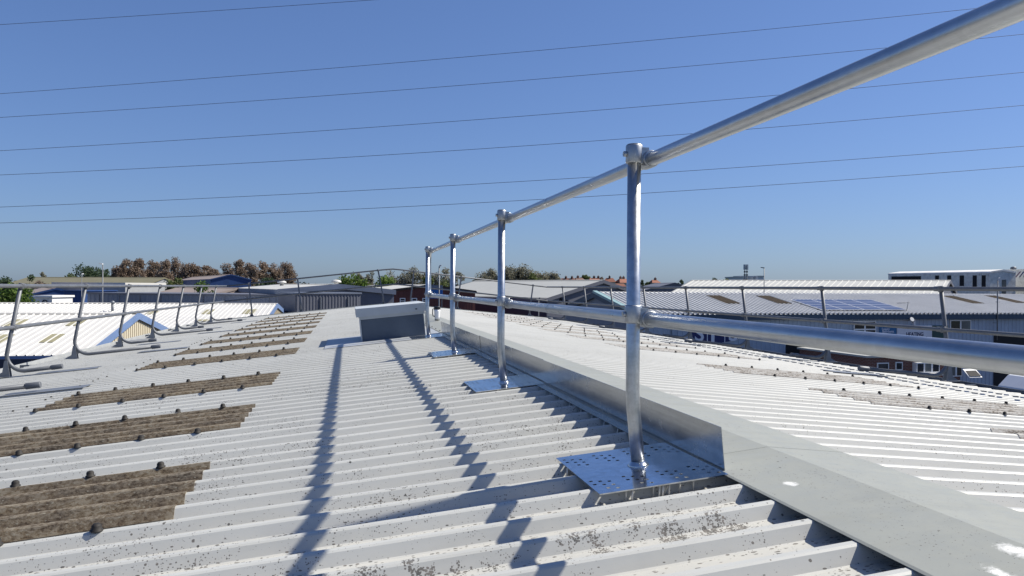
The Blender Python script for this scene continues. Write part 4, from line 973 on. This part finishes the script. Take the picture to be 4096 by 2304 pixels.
# ------------------------------------------------------------------ houses on the rise
def house(label, u, vr, wpx, dep, hip, tilem, rz, chs):
    p = px(u, vr, dep); W = wpx*dep/3120; rh = W*.30
    t = thing('house', label, 'house', (p.x, p.y, p.z-rh-5.2), rz, 'red-roofed houses'); D_ = W*.7
    MB().box((-W/2, -D_/2, -1.5), (W/2, D_/2, 5.2)).build('wall', 'hwall', t)
    o = .35; k = W*.28 if hip else 0
    z0, z1 = 5.0, 5.2+rh
    e = [(-W/2-o, -D_/2-o, z0), (W/2+o, -D_/2-o, z0), (W/2+o, D_/2+o, z0), (-W/2-o, D_/2+o, z0)]; r = [(-W/2-o+k, 0, z1), (W/2+o-k, 0, z1)]
    rf = MB().add(e+r, [(0, 1, 5, 4), (2, 3, 4, 5), (1, 2, 5), (3, 0, 4), (3, 2, 1, 0)]).build('roof', tilem, t)
    for c in chs:
        ch = MB().box((c*W-.38, -.3, z1-1.6), (c*W+.38, .3, z1+.7)).build('chimney', 'chim', rf); MB().tube([(c*W, 0, z1+.7), (c*W, 0, z1+1.05)], .14, 8).build('chimney_pot', 'tile', rf)
    for kx in (-.28, .12):
        f = MB().box((kx*W, -D_/2-.05, 2.6), (kx*W+1.3, -D_/2-.002, 3.9)).build('window', 'frame', t); MB().box((kx*W+.1, -D_/2-.06, 2.7), (kx*W+1.2, -D_/2-.051, 3.8)).build('pane', 'glass', f)
    return t
hl = [(2272, 1113, 50, False, 'tile', -.5, (-.18, .35)), (2316, 1111, 54, True, 'tiled', .5, (-.1,)), (2376, 1112, 62, True, 'tile', .3, (.0, .3)), (2438, 1112, 46, True, 'tile', -.1, (0.,)), (2490, 1114, 50, True, 'tile', .5, (-.2, .1)), (2478, 1134, 56, True, 'tile', 0., ()), (2618, 1119, 34, True, 'tile', .4, (.1,))]
for i, (u, v, wpx, hip, tm, rz, chs) in enumerate(hl):
    house(f'{nums[i]} red-tiled house from the left on the skyline rise', u, v, wpx, 300 if i != 5 else 260, hip, tm, rz-YAW, chs)
def farblock(label, u0_, u1_, vt, dep, mat):
    p, q = px(u0_, vt, dep), px(u1_, vt, dep); t = thing('far_block', label, 'building', (p.x, p.y, GZ), -YAW); W = (q-p).length
    MB().box((0, 0, 0), (W, 15, p.z-GZ)).build('wall', mat, t); MB().box((-.3, -.3, p.z-GZ+.01), (W+.3, 15.3, p.z-GZ+.6)).build('roof', 'farw', t)
    for k in range(int(W/4)): MB().box((1+k*4, -.08, p.z-GZ-2.6), (3.4+k*4, -.002, p.z-GZ-1.0)).build('window', 'glassb', t)
farblock('low hazy blue block left of the telecom masts', 2932, 2972, 1111, 420, 'farb'); farblock('pale block right behind the telecom masts', 2966, 2996, 1107.5, 430, 'farw'); farblock('hazy blue stepped block right of the telecom masts', 3012, 3040, 1112, 440, 'farb'); farblock('squarer hazy blue block left of the flat-headed lamp post', 3032, 3054, 1107, 435, 'farb')
from_ridge('dark_hangar', 'low dark roofed hangar beyond the left end of the long warehouse', px(2700, 1133, 190), px(2620, 1131, 210), 2., 8, 1, wall='slate', roof='slate', fas='slate', oh=.1)
